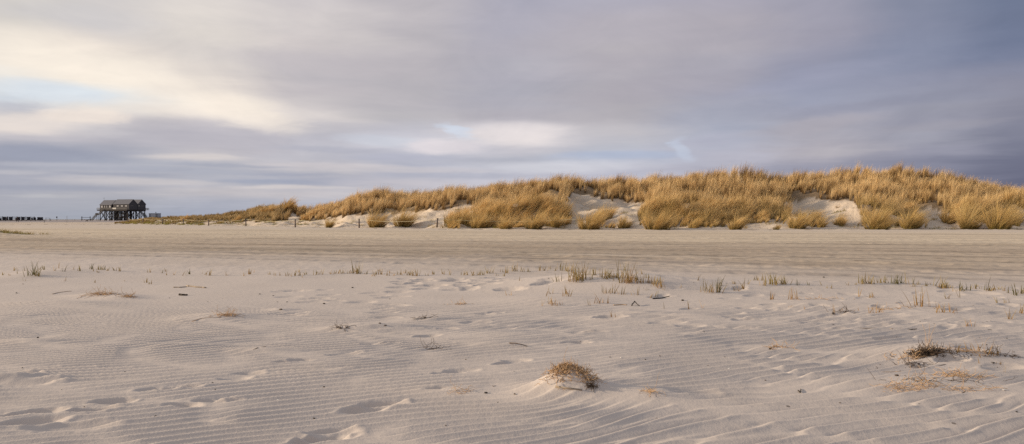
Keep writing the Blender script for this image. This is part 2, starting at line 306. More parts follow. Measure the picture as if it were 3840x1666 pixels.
        # wheel tracks and drag lines on the firm strip
        c = y * .952 + x * .305 + .15 * pn(x * .08, y * .08)
        al = x * .952 - y * .305
        road = sst(18.5, 20.5, c) * (1 - sst(52, 60, c)) * (1 - sst(-2, 0, o))
        z = z + road * (.010 * pn(c * 2.3, al * .05) + .007 * pn(c * 6.1, al * .15) + .006 * fbm(c * 3.0, al * .9, 2))
        for tcen, dep in ((19.3, .03), (21.1, .035), (21.55, .02), (23.2, .035), (25.1, .03), (28.0, .03), (30.2, .03), (34.0, .03), (38.5, .04), (46, .05)):
            w = .11 + .004 * tcen
            z = z - (1 - sst(-3, 0, o)) * dep * np.exp(-((c - tcen) / w) ** 2) * (.55 + .9 * pn(al * 3.3, c * 2) + .5 * pn(al * .6, tcen + 0 * al)) + .4 * dep * np.exp(-((c - tcen - 2.2 * w) / w) ** 2) * (.5 + pn(al * 2, c)) * (1 - sst(-3, 0, o))
    return z

def hit(px, py):
    d = np.concatenate([np.linspace(3.5, 30, 1400), np.linspace(30.1, 260, 2600), np.linspace(261, 900, 400)])
    x = (px - CX) / F * d
    row = HZ + F * (EYE - H(x, d)) / d
    k = np.argmax(row <= py) if (row <= py).any() else len(d) - 1
    if k > 0 and row[k] <= py < row[k - 1]:
        t = (row[k - 1] - py) / max(row[k - 1] - row[k], 1e-6); dd = d[k - 1] + t * (d[k] - d[k - 1])
    else: dd = d[k]
    xx = (px - CX) / F * dd
    return float(xx), float(dd), float(H(np.array([xx]), np.array([dd]))[0])

# ------------------------------------------------------------------ mesh helpers
def tag(o, label=None, cat=None, group=None, kind=None):
    for k, v in (('label', label), ('category', cat), ('group', group), ('kind', kind)):
        if v: o[k] = v
    return o
def npmesh(name, V, Fq, mat, parent=None, smooth=True, col=None, loc=None):
    me = bpy.data.meshes.new(name); V = np.asarray(V, np.float32)
    Fq = np.asarray(Fq, np.int32); n = Fq.shape[1]
    me.vertices.add(len(V)); me.vertices.foreach_set('co', V.ravel())
    me.loops.add(Fq.size); me.loops.foreach_set('vertex_index', Fq.ravel())
    me.polygons.add(len(Fq)); me.polygons.foreach_set('loop_start', np.arange(0, Fq.size, n, dtype=np.int32))
    me.polygons.foreach_set('use_smooth', np.full(len(Fq), smooth))
    if col is not None:
        a = me.color_attributes.new('tint', 'FLOAT_COLOR', 'POINT')
        a.data.foreach_set('color', np.concatenate([col, np.ones((len(col), 1))], 1).astype(np.float32).ravel())
    me.update(calc_edges=True); me.validate()
    if mat: me.materials.append(mat)
    o = bpy.data.objects.new(name, me); COL.objects.link(o)
    if parent: o.parent = parent
    if loc is not None: o.location = loc
    return o
def empty(name, loc=(0, 0, 0), rz=0):
    o = bpy.data.objects.new(name, None); COL.objects.link(o); o.location = loc; o.rotation_euler = (0, 0, rz); o.empty_display_size = .2
    return o
class MB:
    def __init__(s): s.v = []; s.f = []
    def box(s, c, size, rot=None):
        M = rot or Matrix.Identity(3); k = len(s.v)
        for i in (-1, 1):
            for j in (-1, 1):
                for l in (-1, 1):
                    s.v.append(tuple(Vector(c) + M @ Vector((i * size[0] / 2, j * size[1] / 2, l * size[2] / 2))))
        for q in ((0, 1, 3, 2), (4, 6, 7, 5), (0, 4, 5, 1), (2, 3, 7, 6), (0, 2, 6, 4), (1, 5, 7, 3)): s.f.append(tuple(k + a for a in q))
        return s
    def bar(s, p, q, w, h=None):
        p = Vector(p); q = Vector(q); d = q - p; M = d.to_track_quat('Z', 'Y').to_matrix()
        return s.box((p + q) / 2, (w, h or w, d.length), M)
    def tube(s, p, q, r0, r1=None, n=10, caps=True):
        p = Vector(p); q = Vector(q); M = (q - p).to_track_quat('Z', 'Y').to_matrix(); k = len(s.v); r1 = r0 if r1 is None else r1
        for (c, r) in ((p, r0), (q, r1)):
            for i in range(n):
                a = 2 * math.pi * i / n; s.v.append(tuple(c + M @ Vector((math.cos(a) * r, math.sin(a) * r, 0))))
        for i in range(n): s.f.append((k + i, k + (i + 1) % n, k + n + (i + 1) % n, k + n + i))
        if caps: s.f.append(tuple(k + i for i in range(n))[::-1]); s.f.append(tuple(k + n + i for i in range(n)))
        return s
    def poly(s, pts, faces):
        k = len(s.v); s.v += [tuple(p) for p in pts]; s.f += [tuple(k + a for a in f) for f in faces]; return s
    def build(s, name, mat, parent=None, smooth=False):
        me = bpy.data.meshes.new(name); me.from_pydata(s.v, [], s.f); me.update()
        if mat: me.materials.append(mat)
        if smooth:
            for p in me.polygons: p.use_smooth = True
        o = bpy.data.objects.new(name, me); COL.objects.link(o)
        if parent: o.parent = parent
        return o

# ------------------------------------------------------------------ materials
def mat(name):
    m = bpy.data.materials.new(name); m.use_nodes = True; t = m.node_tree; p = t.nodes['Principled BSDF']
    return m, NB(t), p
def bump(nb, p, h, dist, strength=1.0):
    o = nb.n('ShaderNodeBump'); o.inputs['Distance'].default_value = dist; o.inputs['Strength'].default_value = strength
    nb.L(h, o.inputs['Height']); nb.L(o.outputs[0], p.inputs['Normal'])
def sand_material(name, kind):
    m, nb, p = mat(name); g = nb.n('ShaderNodeNewGeometry'); P = g.outputs['Position']; X, Y, Z = nb.sep(P)
    p.inputs['Roughness'].default_value = .95; p.inputs['Specular IOR Level'].default_value = .12
    dry = nb.mix(nb.noise(P, .9, 5, .6), (.515, .452, .408), (.588, .522, .478))
    if kind == 'beach':
        c = nb.m('ADD', nb.m('MULTIPLY', Y, .952), nb.m('MULTIPLY', X, .305)); al = nb.m('SUBTRACT', nb.m('MULTIPLY', X, .952), nb.m('MULTIPLY', Y, .305))
        s1 = nb.noise(nb.comb(nb.m('MULTIPLY', c, 1.3), nb.m('MULTIPLY', al, .13), 0), 1, 5, .62)
        s2 = nb.noise(nb.comb(nb.m('MULTIPLY', c, 4.6), nb.m('MULTIPLY', al, .35), 3), 1, 4, .65)
        s3 = nb.noise(nb.comb(nb.m('MULTIPLY', c, .22), nb.m('MULTIPLY', al, .012), 6), 1, 4, .55)
        firm = nb.mix(nb.ramp(s1, [(.3, 0.0), (.7, 1.0)]), (.34, .27, .205), (.56, .465, .365))
        firm = nb.mix(nb.m('MULTIPLY', nb.ramp(s3, [(.42, 0.0), (.60, 1.0)]), .6), firm, (.45, .375, .30))
        warm = nb.mix(nb.ramp(s1, [(.3, 0.0), (.7, 1.0)]), (.56, .455, .335), (.70, .60, .47))
        firm = nb.mix(nb.ramp(nb.m('DIVIDE', nb.m('ADD', c, nb.m('MULTIPLY', nb.m('SUBTRACT', s3, .5), 14.0)), 100.0), [(.33, 0.0), (.43, 1.0)]), firm, warm)
        firm = nb.mix(nb.m('MULTIPLY', nb.ramp(s2, [(.55, 0.0), (.68, 1.0)]), .55), firm, (.20, .16, .125))
        t1 = nb.noise(nb.comb(nb.m('MULTIPLY', c, .85), nb.m('MULTIPLY', al, .035), 11), 1, 4, .6)
        t2 = nb.noise(nb.comb(nb.m('MULTIPLY', c, 1.5), nb.m('MULTIPLY', al, .9), 17), 1, 4, .6)
        firm = nb.mix(nb.m('MULTIPLY', nb.ramp(t1, [(.53, 0.0), (.57, 1.0), (.60, 1.0), (.64, 0.0)]), .42), firm, (.17, .14, .115))
        firm = nb.mix(nb.m('MULTIPLY', nb.ramp(t1, [(.36, 1.0), (.42, 0.0)]), .35), firm, (.62, .54, .46))
        firm = nb.mix(nb.m('MULTIPLY', nb.ramp(t2, [(.60, 0.0), (.67, 1.0)]), .55), firm, (.14, .11, .085))
        cw_ = nb.m('ADD', c, nb.m('MULTIPLY', nb.m('SUBTRACT', nb.noise(nb.comb(nb.m('MULTIPLY', al, .05), 0.0, 2.0), 1, 2), .5), 1.2))
        tread = nb.ramp(nb.noise(nb.comb(nb.m('MULTIPLY', c, 2.0), nb.m('MULTIPLY', al, 1.6), 5), 1, 3, .6), [(.36, .15), (.56, 1.0)])
        for (c0_, w_, k_) in ((19.4, .26, .62), (20.5, .22, .50), (22.0, .30, .40), (24.6, .34, .30), (29.0, .4, .28), (37.0, .5, .36), (50.0, .6, .22), (63.0, .8, .40)):
            q_ = nb.m('DIVIDE', nb.m('ABSOLUTE', nb.m('SUBTRACT', cw_, c0_)), w_)
            mk = nb.n('ShaderNodeMapRange', interpolation_type='SMOOTHSTEP'); nb.L(q_, mk.inputs[0]); mk.inputs[1].default_value = 1.3; mk.inputs[2].default_value = .4; mk.inputs[4].default_value = k_
            firm = nb.mix(nb.m('MULTIPLY', mk.outputs[0], nb.m('MULTIPLY', tread, 1.35), clamp=True), firm, (.11, .088, .07))
        # dry, pale drift on either side of the firm strip
        edge = nb.m('ADD', c, nb.m('MULTIPLY', nb.m('SUBTRACT', nb.noise(P, .35, 4, .6),   .5), 5.0))
        k = nb.ramp(nb.m('DIVIDE', edge, 100.0), [(.165, 0.0), (.235, 1.0), (.66, 1.0), (.80, .55), (1, .55)])
        far = nb.ramp(nb.m('DIVIDE', Y, 1000.0), [(.150, 0.0), (.20, 1.0)])
        colr = nb.mix(k, dry, firm)
        colr = nb.mix(far, colr, nb.mix(nb.noise(nb.comb(nb.m('MULTIPLY', Y, .02), nb.m('MULTIPLY', X, .002), 0), 1, 3), (.24, .20, .20), (.40, .37, .36)))
        # shell grit and scraps too small to count
        v = nb.n('ShaderNodeTexVoronoi'); v.inputs['Scale'].default_value = 3.2; nb.L(P, v.inputs['Vector'])
        fl = nb.m('MULTIPLY', nb.m('LESS_THAN', v.outputs['Distance'], .055), nb.m('GREATER_THAN', nb.noise(P, .5, 2), .56))
        colr = nb.mix(nb.m('MULTIPLY', fl, .7), colr, (.09, .07, .055))
        bh = nb.m('ADD', nb.m('MULTIPLY', nb.noise(P, 55, 3, .6), .0018), nb.m('ADD', nb.m('MULTIPLY', nb.noise(P, 9, 4, .6), .006), nb.m('MULTIPLY', nb.m('MULTIPLY', s2, k), .03)))
    else:
        colr = nb.mix(nb.noise(P, .35, 5, .65), (.50, .415, .33), (.62, .53, .435))
        n2 = nb.noise(P, 2.6, 5, .7)
        colr = nb.mix(nb.m('MULTIPLY', nb.ramp(n2, [(.56, 0.0), (.68, 1.0)]), .35), colr, (.27, .20, .12))
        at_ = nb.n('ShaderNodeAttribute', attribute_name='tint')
        colr = nb.mix(nb.m('MULTIPLY', at_.outputs['Fac'], .85), colr, nb.mix(nb.noise(P, 4, 4, .6), (.10, .065, .035), (.24, .165, .09)))  # thatch under the grass, its dark brown also painting deep shade between tufts
        bh = nb.m('ADD', nb.m('MULTIPLY', nb.noise(P, 3.2, 5, .65), .10), nb.m('MULTIPLY', nb.noise(P, 14, 4, .6), .02))
    nb.L(colr, p.inputs['Base Color']); bump(nb, p, bh, 1.0, 1.0)
    return m
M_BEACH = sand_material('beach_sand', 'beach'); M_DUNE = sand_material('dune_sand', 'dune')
def grass_material(name, trans=.26):
    m, nb, p = mat(name); a = nb.n('ShaderNodeAttribute', attribute_name='tint')
    p.inputs['Roughness'].default_value = .6; p.inputs['Specular IOR Level'].default_value = .25
    nb.L(a.outputs['Color'], p.inputs['Base Color'])
    t = nb.n('ShaderNodeBsdfTranslucent'); nb.L(a.outputs['Color'], t.inputs[0]); mx = nb.n('ShaderNodeMixShader'); mx.inputs[0].default_value = trans
    nb.L(p.outputs[0], mx.inputs[1]); nb.L(t.outputs[0], mx.inputs[2]); nb.L(mx.outputs[0], nb.nt.nodes['Material Output'].inputs[0])
    return m
M_GRASS = grass_material('grass_blade')
def plain(name, c, rough=.8, var=.25, scale=3.0, bmp=0.0, stretch=None):
    m, nb, p = mat(name); tcn = nb.n('ShaderNodeTexCoord'); P = tcn.outputs['Object']
    if stretch:
        mp = nb.n('ShaderNodeMapping'); mp.inputs['Scale'].default_value = stretch; nb.L(P, mp.inputs[0]); P = mp.outputs[0]
    n = nb.noise(P, scale, 4, .6); c = np.array(c)
    nb.L(nb.mix(n, c * (1 - var), c * (1 + var)), p.inputs['Base Color']); p.inputs['Roughness'].default_value = rough
    p.inputs['Specular IOR Level'].default_value = .25
    if bmp: bump(nb, p, n, bmp)
    return m
M_BOARD = plain('weathered_boarding', (.066, .063, .072), .75, .3, 2, .01, (6, 6, 40))
M_ROOF = plain('slate_roofing', (.15, .15, .17), .55, .18, 2.5, .01)
M_TIMBER = plain('dark_timber', (.048, .042, .042), .85, .35, 3)
M_TIMBERL = plain('grey_timber', (.20, .19, .18), .85, .3, 3)
M_PANE = plain('painted_reflection_pane', (.62, .60, .60), .25, .05, 1)  # white base colour stands in for light reflected by the glass
M_WHITE = plain('white_board', (.62, .60, .55), .6, .06, 2)
M_FRAME = plain('dark_frame', (.03, .03, .035), .6, .2, 2)
M_POST = plain('weathered_post', (.15, .12, .11), .9, .35, 6, .004, (1, 1, .3))
M_ROPE = plain('fence_rope', (.60, .55, .38), .8, .2, 8)
M_BASKET = plain('dark_wicker', (.035, .036, .050), .8, .3, 9, .01)
M_STEEL = plain('grey_cladding', (.34, .37, .43), .6, .12, .6)
M_STEELD = plain('dark_cladding', (.15, .165, .21), .6, .12, .6)
M_DRIFT = plain('pale_driftwood', (.30, .25, .20), .85, .4, 14, .003)
M_DARKW = plain('wet_dark_wood', (.045, .036, .030), .8, .4, 14, .003)
M_ROOT = plain('dry_root', (.50, .34, .20), .9, .5, 22)
M_ROOTD = plain('dark_root', (.085, .058, .040), .9, .5, 22)
M_SHELL = plain('shell', (.75, .72, .68), .5, .1, 8)
M_SEA = plain('sea_water', (.14, .17, .20), .35, .1, .01)
M_SKIN = plain('skin', (.42, .26, .19), .6, .05, 3)
M_COAT = plain('dark_coat', (.020, .016, .022), .9, .2, 6)
M_TROUS = plain('dark_trousers', (.022, .018, .024), .9, .2, 6)
M_HAIR = plain('brown_hair', (.05, .03, .02), .7, .2, 20)
M_FUR = plain('brown_fur', (.06, .045, .035), .9, .3, 20)

# ------------------------------------------------------------------ beach and dune sheets
def inpoly(x, y, poly):
    r = np.zeros(len(x), bool); n = len(poly)
    for i in range(n):
        x0, y0 = poly[i]; x1, y1 = poly[(i + 1) % n]
        if y0 == y1: continue
        c = ((y0 > y) != (y1 > y)) & (x < (x1 - x0) * (y - y0) / (y1 - y0) + x0); r ^= c
    return r
BARE = [
 [(1165,880),(1165,826),(1290,812),(1400,804),(1530,797),(1640,787),(1740,769),(1805,776),(1760,803),(1700,826),(1670,850),(1690,880)],
 [(-900,900),(-900,836),(600,836),(740,838),(900,834),(1070,828),(1085,806),(1165,812),(1165,900)],
 [(2135,838),(2110,770),(2146,724),(2188,718),(2240,744),(2330,753),(2430,765),(2455,778),(2410,800),(2400,852),(2290,858),(2280,822),(2172,852)],
 [(2943,802),(2943,758),(3010,748),(3050,744),(3110,750),(3160,748),(3215,766),(3232,792),(3225,852),(3080,866),(3060,832),(2960,832)],
 [(3405,804),(3480,782),(3560,800),(3640,852),(3560,866),(3480,862),(3440,832)],
 [(3770,777),(3900,800),(3900,862),(3838,852),(3800,812)],
 [(1870,768),(1960,760),(1990,772),(1900,782)], [(1960,815),(2020,806),(2040,822),(1980,832)], [(2540,775),(2575,770),(2580,800),(2548,800)]]
def grid(rows_d, PXs, detail):
    """rows_d: (nr, nc) distances; PXs: (nc,) columns -> vertex grid"""
    nr, nc = rows_d.shape; x = (PXs[None, :] - CX) / F * rows_d; y = rows_d
    z = H(x, y, detail)
    V = np.stack([x, y, z], -1).reshape(-1, 3)
    i = np.arange(nr - 1)[:, None] * nc + np.arange(nc - 1)[None, :]
    Fq = np.stack([i, i + 1, i + nc + 1, i + nc], -1).reshape(-1, 4)
    return V, Fq
cols = np.concatenate([np.linspace(-9000, -700, 60), np.linspace(-640, -60, 40), np.arange(-40, 3884, 3.6), np.linspace(3900, 4480, 40), np.linspace(4540, 13000, 60)])
PXF = np.clip(cols, -6400, 9900)
Dcol = foot(PXF, 0) - 3.0
yim = np.concatenate([np.linspace(2600, 1740, 14)[:-1], np.arange(1740, 1380, -1.9), np.arange(1380, 1046, -1.15)])
dn = []
dcur = 2.5
dgrid = np.linspace(1.5, 40, 4000); rowg = HZ + F * (EYE - flatz(dgrid)) / dgrid
dn = np.interp(-yim, -rowg, dgrid)
near = np.repeat(dn[:, None], len(cols), 1)
tt = np.linspace(0, 1, 190)[1:, None]
dstart = dn[-1]; inv = (1 / dstart) * (1 - tt ** .92) + (1 / Dcol[None, :]) * tt ** .92
mid = 1 / inv
V, Fq = grid(np.concatenate([near, mid]), cols, True)
beach = npmesh('beach', V, Fq, M_BEACH); tag(beach, 'pale rippled sand beach with wheel tracks in front of the dunes', kind='structure')
off = np.concatenate([np.arange(0, 52, .42), np.arange(52, 110, 3)])
dfar = Dcol[None, :] + off[:, None]
V, Fq = grid(dfar, cols, False)
_px = CX + F * V[:, 0] / V[:, 1]; _o = V[:, 1] - foot(_px, 0); _row = HZ + F * (EYE - V[:, 2]) / V[:, 1]
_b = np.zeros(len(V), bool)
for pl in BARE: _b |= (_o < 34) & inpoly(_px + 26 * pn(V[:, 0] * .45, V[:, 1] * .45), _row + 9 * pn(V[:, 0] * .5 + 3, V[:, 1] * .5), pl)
_thatch_shade = np.where(_b, 0, 1) * sst(2.5, 7.5, _o + 2.2 * pn(V[:, 0] * .13, 4.4 + 0 * _o)) * sst(560, 1000, _px) * (1 - sst(70, 100, _o))  # where the ground takes the thatch and painted gap shade
dune = npmesh('dune', V, Fq, M_DUNE, col=np.repeat(_thatch_shade[:, None], 3, 1)); tag(dune, 'long sand dune rising to the right behind the beach', kind='structure')
last = Dcol + off[-1]
ff = 1 / (1 / last[None, :] * (1 - np.linspace(0, 1, 40)[:, None]) + (1 / 9000.0) * np.linspace(0, 1, 40)[:, None])
V, Fq = grid(ff, cols[::6], False) if False else grid(ff, cols, False)
flat_o = npmesh('sand_flat', V, Fq, M_BEACH); tag(flat_o, 'flat grey sand running out to the horizon', kind='structure')
# ground behind and beside the camera
g = MB(); g.poly([(-9000, -3000, -.25), (9000, -3000, -.25), (9000, 9000, -.25), (-9000, 9000, -.25)], [(0, 1, 2, 3)])
tag(g.build('ground', M_BEACH), 'wide sand ground under the beach', kind='structure')
sea = MB(); sea.poly([(-7000, 1500, .50), (-300, 1500, .50), (-300, 9000, .50), (-7000, 9000, .50)], [(0, 1, 2, 3)])
tag(sea.build('sea', M_SEA), 'thin strip of grey sea on the horizon', kind='structure')

# ------------------------------------------------------------------ blades
def blades(P, az, L, tilt, bend, width, segs, c0, c1, wind=(0, 0), sink=.02, wj=None):
    """P (n,3) roots; az outward heading; tilt start angle; bend extra angle at the tip; c0/c1 (n,3) root and tip colours"""
    n = len(P); t = np.linspace(0, 1, segs + 1)
    out = np.stack([np.cos(az), np.sin(az)], 1)
    pos = P.astype(float).copy(); pos[:, 2] -= sink; pts = [pos.copy()]
    for k in range(segs):
        th = tilt + bend * ((k + .5) / segs) ** 1.3; st = L / segs
        hx = out * np.sin(th)[:, None] + np.array(wind)[None, :] * ((k + .5) / segs)
        pos = pos + np.concatenate([hx * st[:, None], (np.cos(th) * st)[:, None]], 1); pts.append(pos.copy())
    a2 = az + math.pi / 2 + (wj if wj is not None else rng.normal(0, .9, n)); side = np.stack([np.cos(a2), np.sin(a2), np.zeros(n)], 1)
    V = []; C = []
    for k in range(segs + 1):
        w = width * (1 - .86 * t[k] ** 1.4) / 2
        V.append(pts[k] - side * w[:, None]); V.append(pts[k] + side * w[:, None])
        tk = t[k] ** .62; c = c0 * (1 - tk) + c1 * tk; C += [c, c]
    V = np.stack(V, 1); C = np.stack(C, 1); m = 2 * (segs + 1)
    base = (np.arange(n) * m)[:, None]
    Fq = np.concatenate([base + np.array([[2 * k, 2 * k + 1, 2 * k + 3, 2 * k + 2]]) for k in range(segs)], 0)
    return V.reshape(-1, 3), Fq, C.reshape(-1, 3)
def join(parts):
    Vs, Fs, Cs, o = [], [], [], 0
    for V, Fq, C in parts: Vs.append(V); Fs.append(Fq + o); Cs.append(C); o += len(V)
    return np.concatenate(Vs), np.concatenate(Fs), np.concatenate(Cs)
STRAW = np.array([.86, .575, .25]); STRAW2 = lin((176, 140, 84)); BROWN = lin((112, 86, 54)); OLIVE = lin((128, 108, 54)); GREEN = lin((112, 106, 46)); PALE = np.array([.95, .73, .41])
def cmix(a, c, t): return a * (1 - t)[:, None] + c * t[:, None]

N = 46000
px = rng.uniform(430, 4500, N); o = rng.uniform(-.5, 60, N) ; o = np.where(px < 1000, o * .8, o)
D = foot(px, 0); d = D + o; x = (px - CX) / F * d
keep = rng.random(N) < np.clip(d / 150 * (1 + 0 * d), .35, 1.0)
z = H(x, d); row = HZ + F * (EYE - z) / d
bare = np.zeros(N, bool)
for pl in BARE: bare |= (o < 34) & inpoly(px + 26 * pn(x * .45, d * .45), row + 9 * pn(x * .5 + 3, d * .5), pl)
edge_o = lambda x: 2.4 + 3.6 * pn(x * .13, 4.4 + 0 * x) + 1.8 * pn(x * .5, 8.1 + 0 * x)
keep &= ~bare & (row < np.where(px > 1690, 862, 853)) & ((px < 1690) | (o > edge_o(x)))
dens = pn(x * .22, d * .22 + 40) + .5 * pn(x * .8, d * .8)
keep &= (dens * .8 + 1.2 * pn(x * .95, d * .45 + 7) > -.16) | (rng.random(N) < .05)
keep &= (row < 846) | (pn(x * .33 + 50, d * .2) > -.05) | (px < 1000)
px, o, d, x, z, row, dens = [q[keep] for q in (px, o, d, x, z, row, dens)]
print('tufts', len(x))
nb_ = 30; T = len(x)
hs = np.clip(1.5 + .60 * pn(x * .3 + 7, d * .3) + .50 * pn(x * 1.0, d * .8 + 9) + .3 * rng.normal(size=T), .6, 2.6) * np.interp(px, [430, 620, 900, 1150, 1400], [.22, .30, .45, .85, 1.0])
hs *= np.where((px < 1010) & (o < 20), .7, 1)
rep = lambda q: np.repeat(q, nb_, axis=0)
n = T * nb_; az_ = rng.uniform(0, 2 * math.pi, n); rr = np.sqrt(rng.random(n)) * .11 * rep(np.sqrt(hs))
bx = rep(x) + rr * np.cos(az_); by = rep(d) + rr * np.sin(az_); bz = rep(z) - .03
Lb = rep(hs) * rng.uniform(.6, 1.2, n)
front = rep(np.clip(1 - (o - 4) / 10, 0, 1))
tilt = .02 + rng.random(n) * .13 + .10 * front
bend = rng.uniform(.03, .38, n) + .3 * front
tone = np.clip(.55 + .50 * rep(rng.normal(size=T)) + .8 * rep(pn(x * .35, d * .35)) + .28 * rng.normal(size=n), 0, 1)
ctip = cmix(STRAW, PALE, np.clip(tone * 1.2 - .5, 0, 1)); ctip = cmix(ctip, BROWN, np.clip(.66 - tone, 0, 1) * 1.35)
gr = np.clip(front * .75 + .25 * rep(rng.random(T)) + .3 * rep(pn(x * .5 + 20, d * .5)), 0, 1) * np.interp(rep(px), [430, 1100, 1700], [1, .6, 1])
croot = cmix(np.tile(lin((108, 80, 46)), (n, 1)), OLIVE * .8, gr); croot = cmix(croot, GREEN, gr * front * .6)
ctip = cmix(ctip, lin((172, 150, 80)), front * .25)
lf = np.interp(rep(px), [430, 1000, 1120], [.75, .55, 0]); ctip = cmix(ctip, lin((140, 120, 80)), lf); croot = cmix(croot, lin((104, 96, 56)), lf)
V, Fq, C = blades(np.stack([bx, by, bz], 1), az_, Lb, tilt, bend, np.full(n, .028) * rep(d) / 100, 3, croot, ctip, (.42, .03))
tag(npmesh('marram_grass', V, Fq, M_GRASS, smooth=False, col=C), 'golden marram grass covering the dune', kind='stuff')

# dense wind-bent grass along the dune foot
N = 6500; px = rng.uniform(1675, 4300, N); o = rng.uniform(-.6, 9, N); D = foot(px, 0); d = D + o; x = (px - CX) / F * d; z = H(x, d); row = HZ + F * (EYE - z) / d
bare = np.zeros(N, bool)
for pl in BARE: bare |= inpoly(px + 26 * pn(x * .45, d * .45), row + 5 * pn(x * .5 + 3, d * .5), pl)
k = ~bare & (row < 861) & (o > edge_o(x) - 1.0) & ((pn(x * .16 + 31, d * .12) + .6 * pn(x * .7, d * .5 + 70) > -.15))
px, o, d, x, z = [q[k] for q in (px, o, d, x, z)]; T = len(x); nb_ = 26; n = T * nb_
hs = np.clip(1.5 + .60 * pn(x * .5 + 7, d * .5) + .25 * rng.normal(size=T), .5, 2.0) * np.clip(.55 + .16 * (o - edge_o(x)), .45, 1)
az_ = rng.uniform(0, 6.283, n); rr = np.sqrt(rng.random(n)) * .13 * np.repeat(hs, nb_); ba_ = np.repeat(rng.normal(-.1, 1.0, T), nb_) + rng.normal(0, .35, n)
q_ = lambda a: np.repeat(a, nb_, axis=0); gg = np.clip(.75 - q_(o) * .06 + rng.normal(0, .15, n), 0, 1)
c0 = cmix(np.tile(lin((126, 98, 56)), (n, 1)), GREEN, gg); c1 = cmix(cmix(np.tile(STRAW, (n, 1)), PALE, rng.random(n) * .5), lin((170, 152, 80)), gg * .5 * rng.random(n))
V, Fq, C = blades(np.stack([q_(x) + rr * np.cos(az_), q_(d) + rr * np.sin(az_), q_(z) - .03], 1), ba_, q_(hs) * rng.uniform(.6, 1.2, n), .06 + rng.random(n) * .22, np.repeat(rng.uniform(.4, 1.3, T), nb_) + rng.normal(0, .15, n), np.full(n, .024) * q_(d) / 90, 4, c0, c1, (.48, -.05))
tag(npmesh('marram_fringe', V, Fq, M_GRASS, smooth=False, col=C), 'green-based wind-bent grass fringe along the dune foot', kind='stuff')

# scattered low growth on the sand apron of the dune
N = 8200
px = rng.uniform(440, 3900, N); rw = rng.uniform(826, 858, N)
px[:2900] = rng.uniform(470, 1200, 2900); rw[:2900] = rng.uniform(818, 851, 2900)
D = foot(px, 0); o = rng.uniform(0, 20, N); o[:2900] = rng.uniform(0, 30, 2900); o[5200:] = rng.uniform(-2.0, 7, 3000); px[5200:] = rng.uniform(1150, 3950, 3000); d = D + o; x = (px - CX) / F * d; z = H(x, d)
cl_ = fbm(x * .28, d * .28 + 11, 2); k = (cl_ > np.where(px < 800, .12, .42)) | (rng.random(N) < .05); k[5200:] = (cl_[5200:] > .05) & (rng.random(3000) < .5 * sst(-2, 3, o[5200:]))
row = HZ + F * (EYE - z) / d; k &= row < np.interp(px, [440, 700, 1200, 3900], [839, 848, 855, 864])
px, d, x, z, cl_ = [q[k] for q in (px, d, x, z, cl_)]; T = len(x); nb_ = 16; n = T * nb_
az_ = rng.uniform(0, 6.283, n); rr = np.sqrt(rng.random(n)) * .28; hs = rng.uniform(.12, .42, T)
gg = np.clip(rng.normal(.5, .35, T) + np.interp(px, [480, 900, 1200], [.35, .05, -.1]), 0, 1)
c0 = cmix(np.tile(lin((130, 106, 66)), (n, 1)), lin((112, 118, 40)), rep(gg)); c1 = cmix(np.tile(lin((176, 142, 88)), (n, 1)), lin((142, 138, 52)), rep(gg))
V, Fq, C = blades(np.stack([rep(x) + rr * np.cos(az_), rep(d) + rr * np.sin(az_), rep(z)], 1), az_, rep(hs) * rng.uniform(.6, 1.3, n), rng.uniform(.1, .7, n), rng.uniform(.1, .8, n), np.full(n, .03) * rep(d) / 100, 2, c0, c1, (.25, 0))
tag(npmesh('ground_cover', V, Fq, M_GRASS, smooth=False, col=C), 'low green and brown ground cover scattered on the sand at the dune foot', kind='stuff')
# scraps on the low dune at the left edge
N = 420; x = rng.normal(-36.2, 2.0, N); d = rng.normal(54, 1.2, N); k = (x < -32.6) & (pn(x * .9, d * .9) > -.1); x = x[k]; d = d[k]; z = H(x, d); T = len(x); nb_ = 12; n = T * nb_
az_ = rng.uniform(0, 6.283, n); rr = np.sqrt(rng.random(n)) * .2
gg = rng.random(T); c0 = cmix(np.tile(lin((120, 96, 58)), (n, 1)), lin((116, 116, 44)), rep(gg)); c1 = cmix(np.tile(lin((160, 130, 80)), (n, 1)), lin((140, 134, 58)), rep(gg))
V, Fq, C = blades(np.stack([rep(x) + rr * np.cos(az_), rep(d) + rr * np.sin(az_), rep(z)], 1), az_, rng.uniform(.08, .30, n), rng.uniform(.1, .8, n), rng.uniform(.1, .8, n), np.full(n, .02), 2, c0, c1, (.2, 0))
tag(npmesh('low_plants', V, Fq, M_GRASS, smooth=False, col=C), 'low plants on the small dune at the left edge of the beach', kind='stuff')

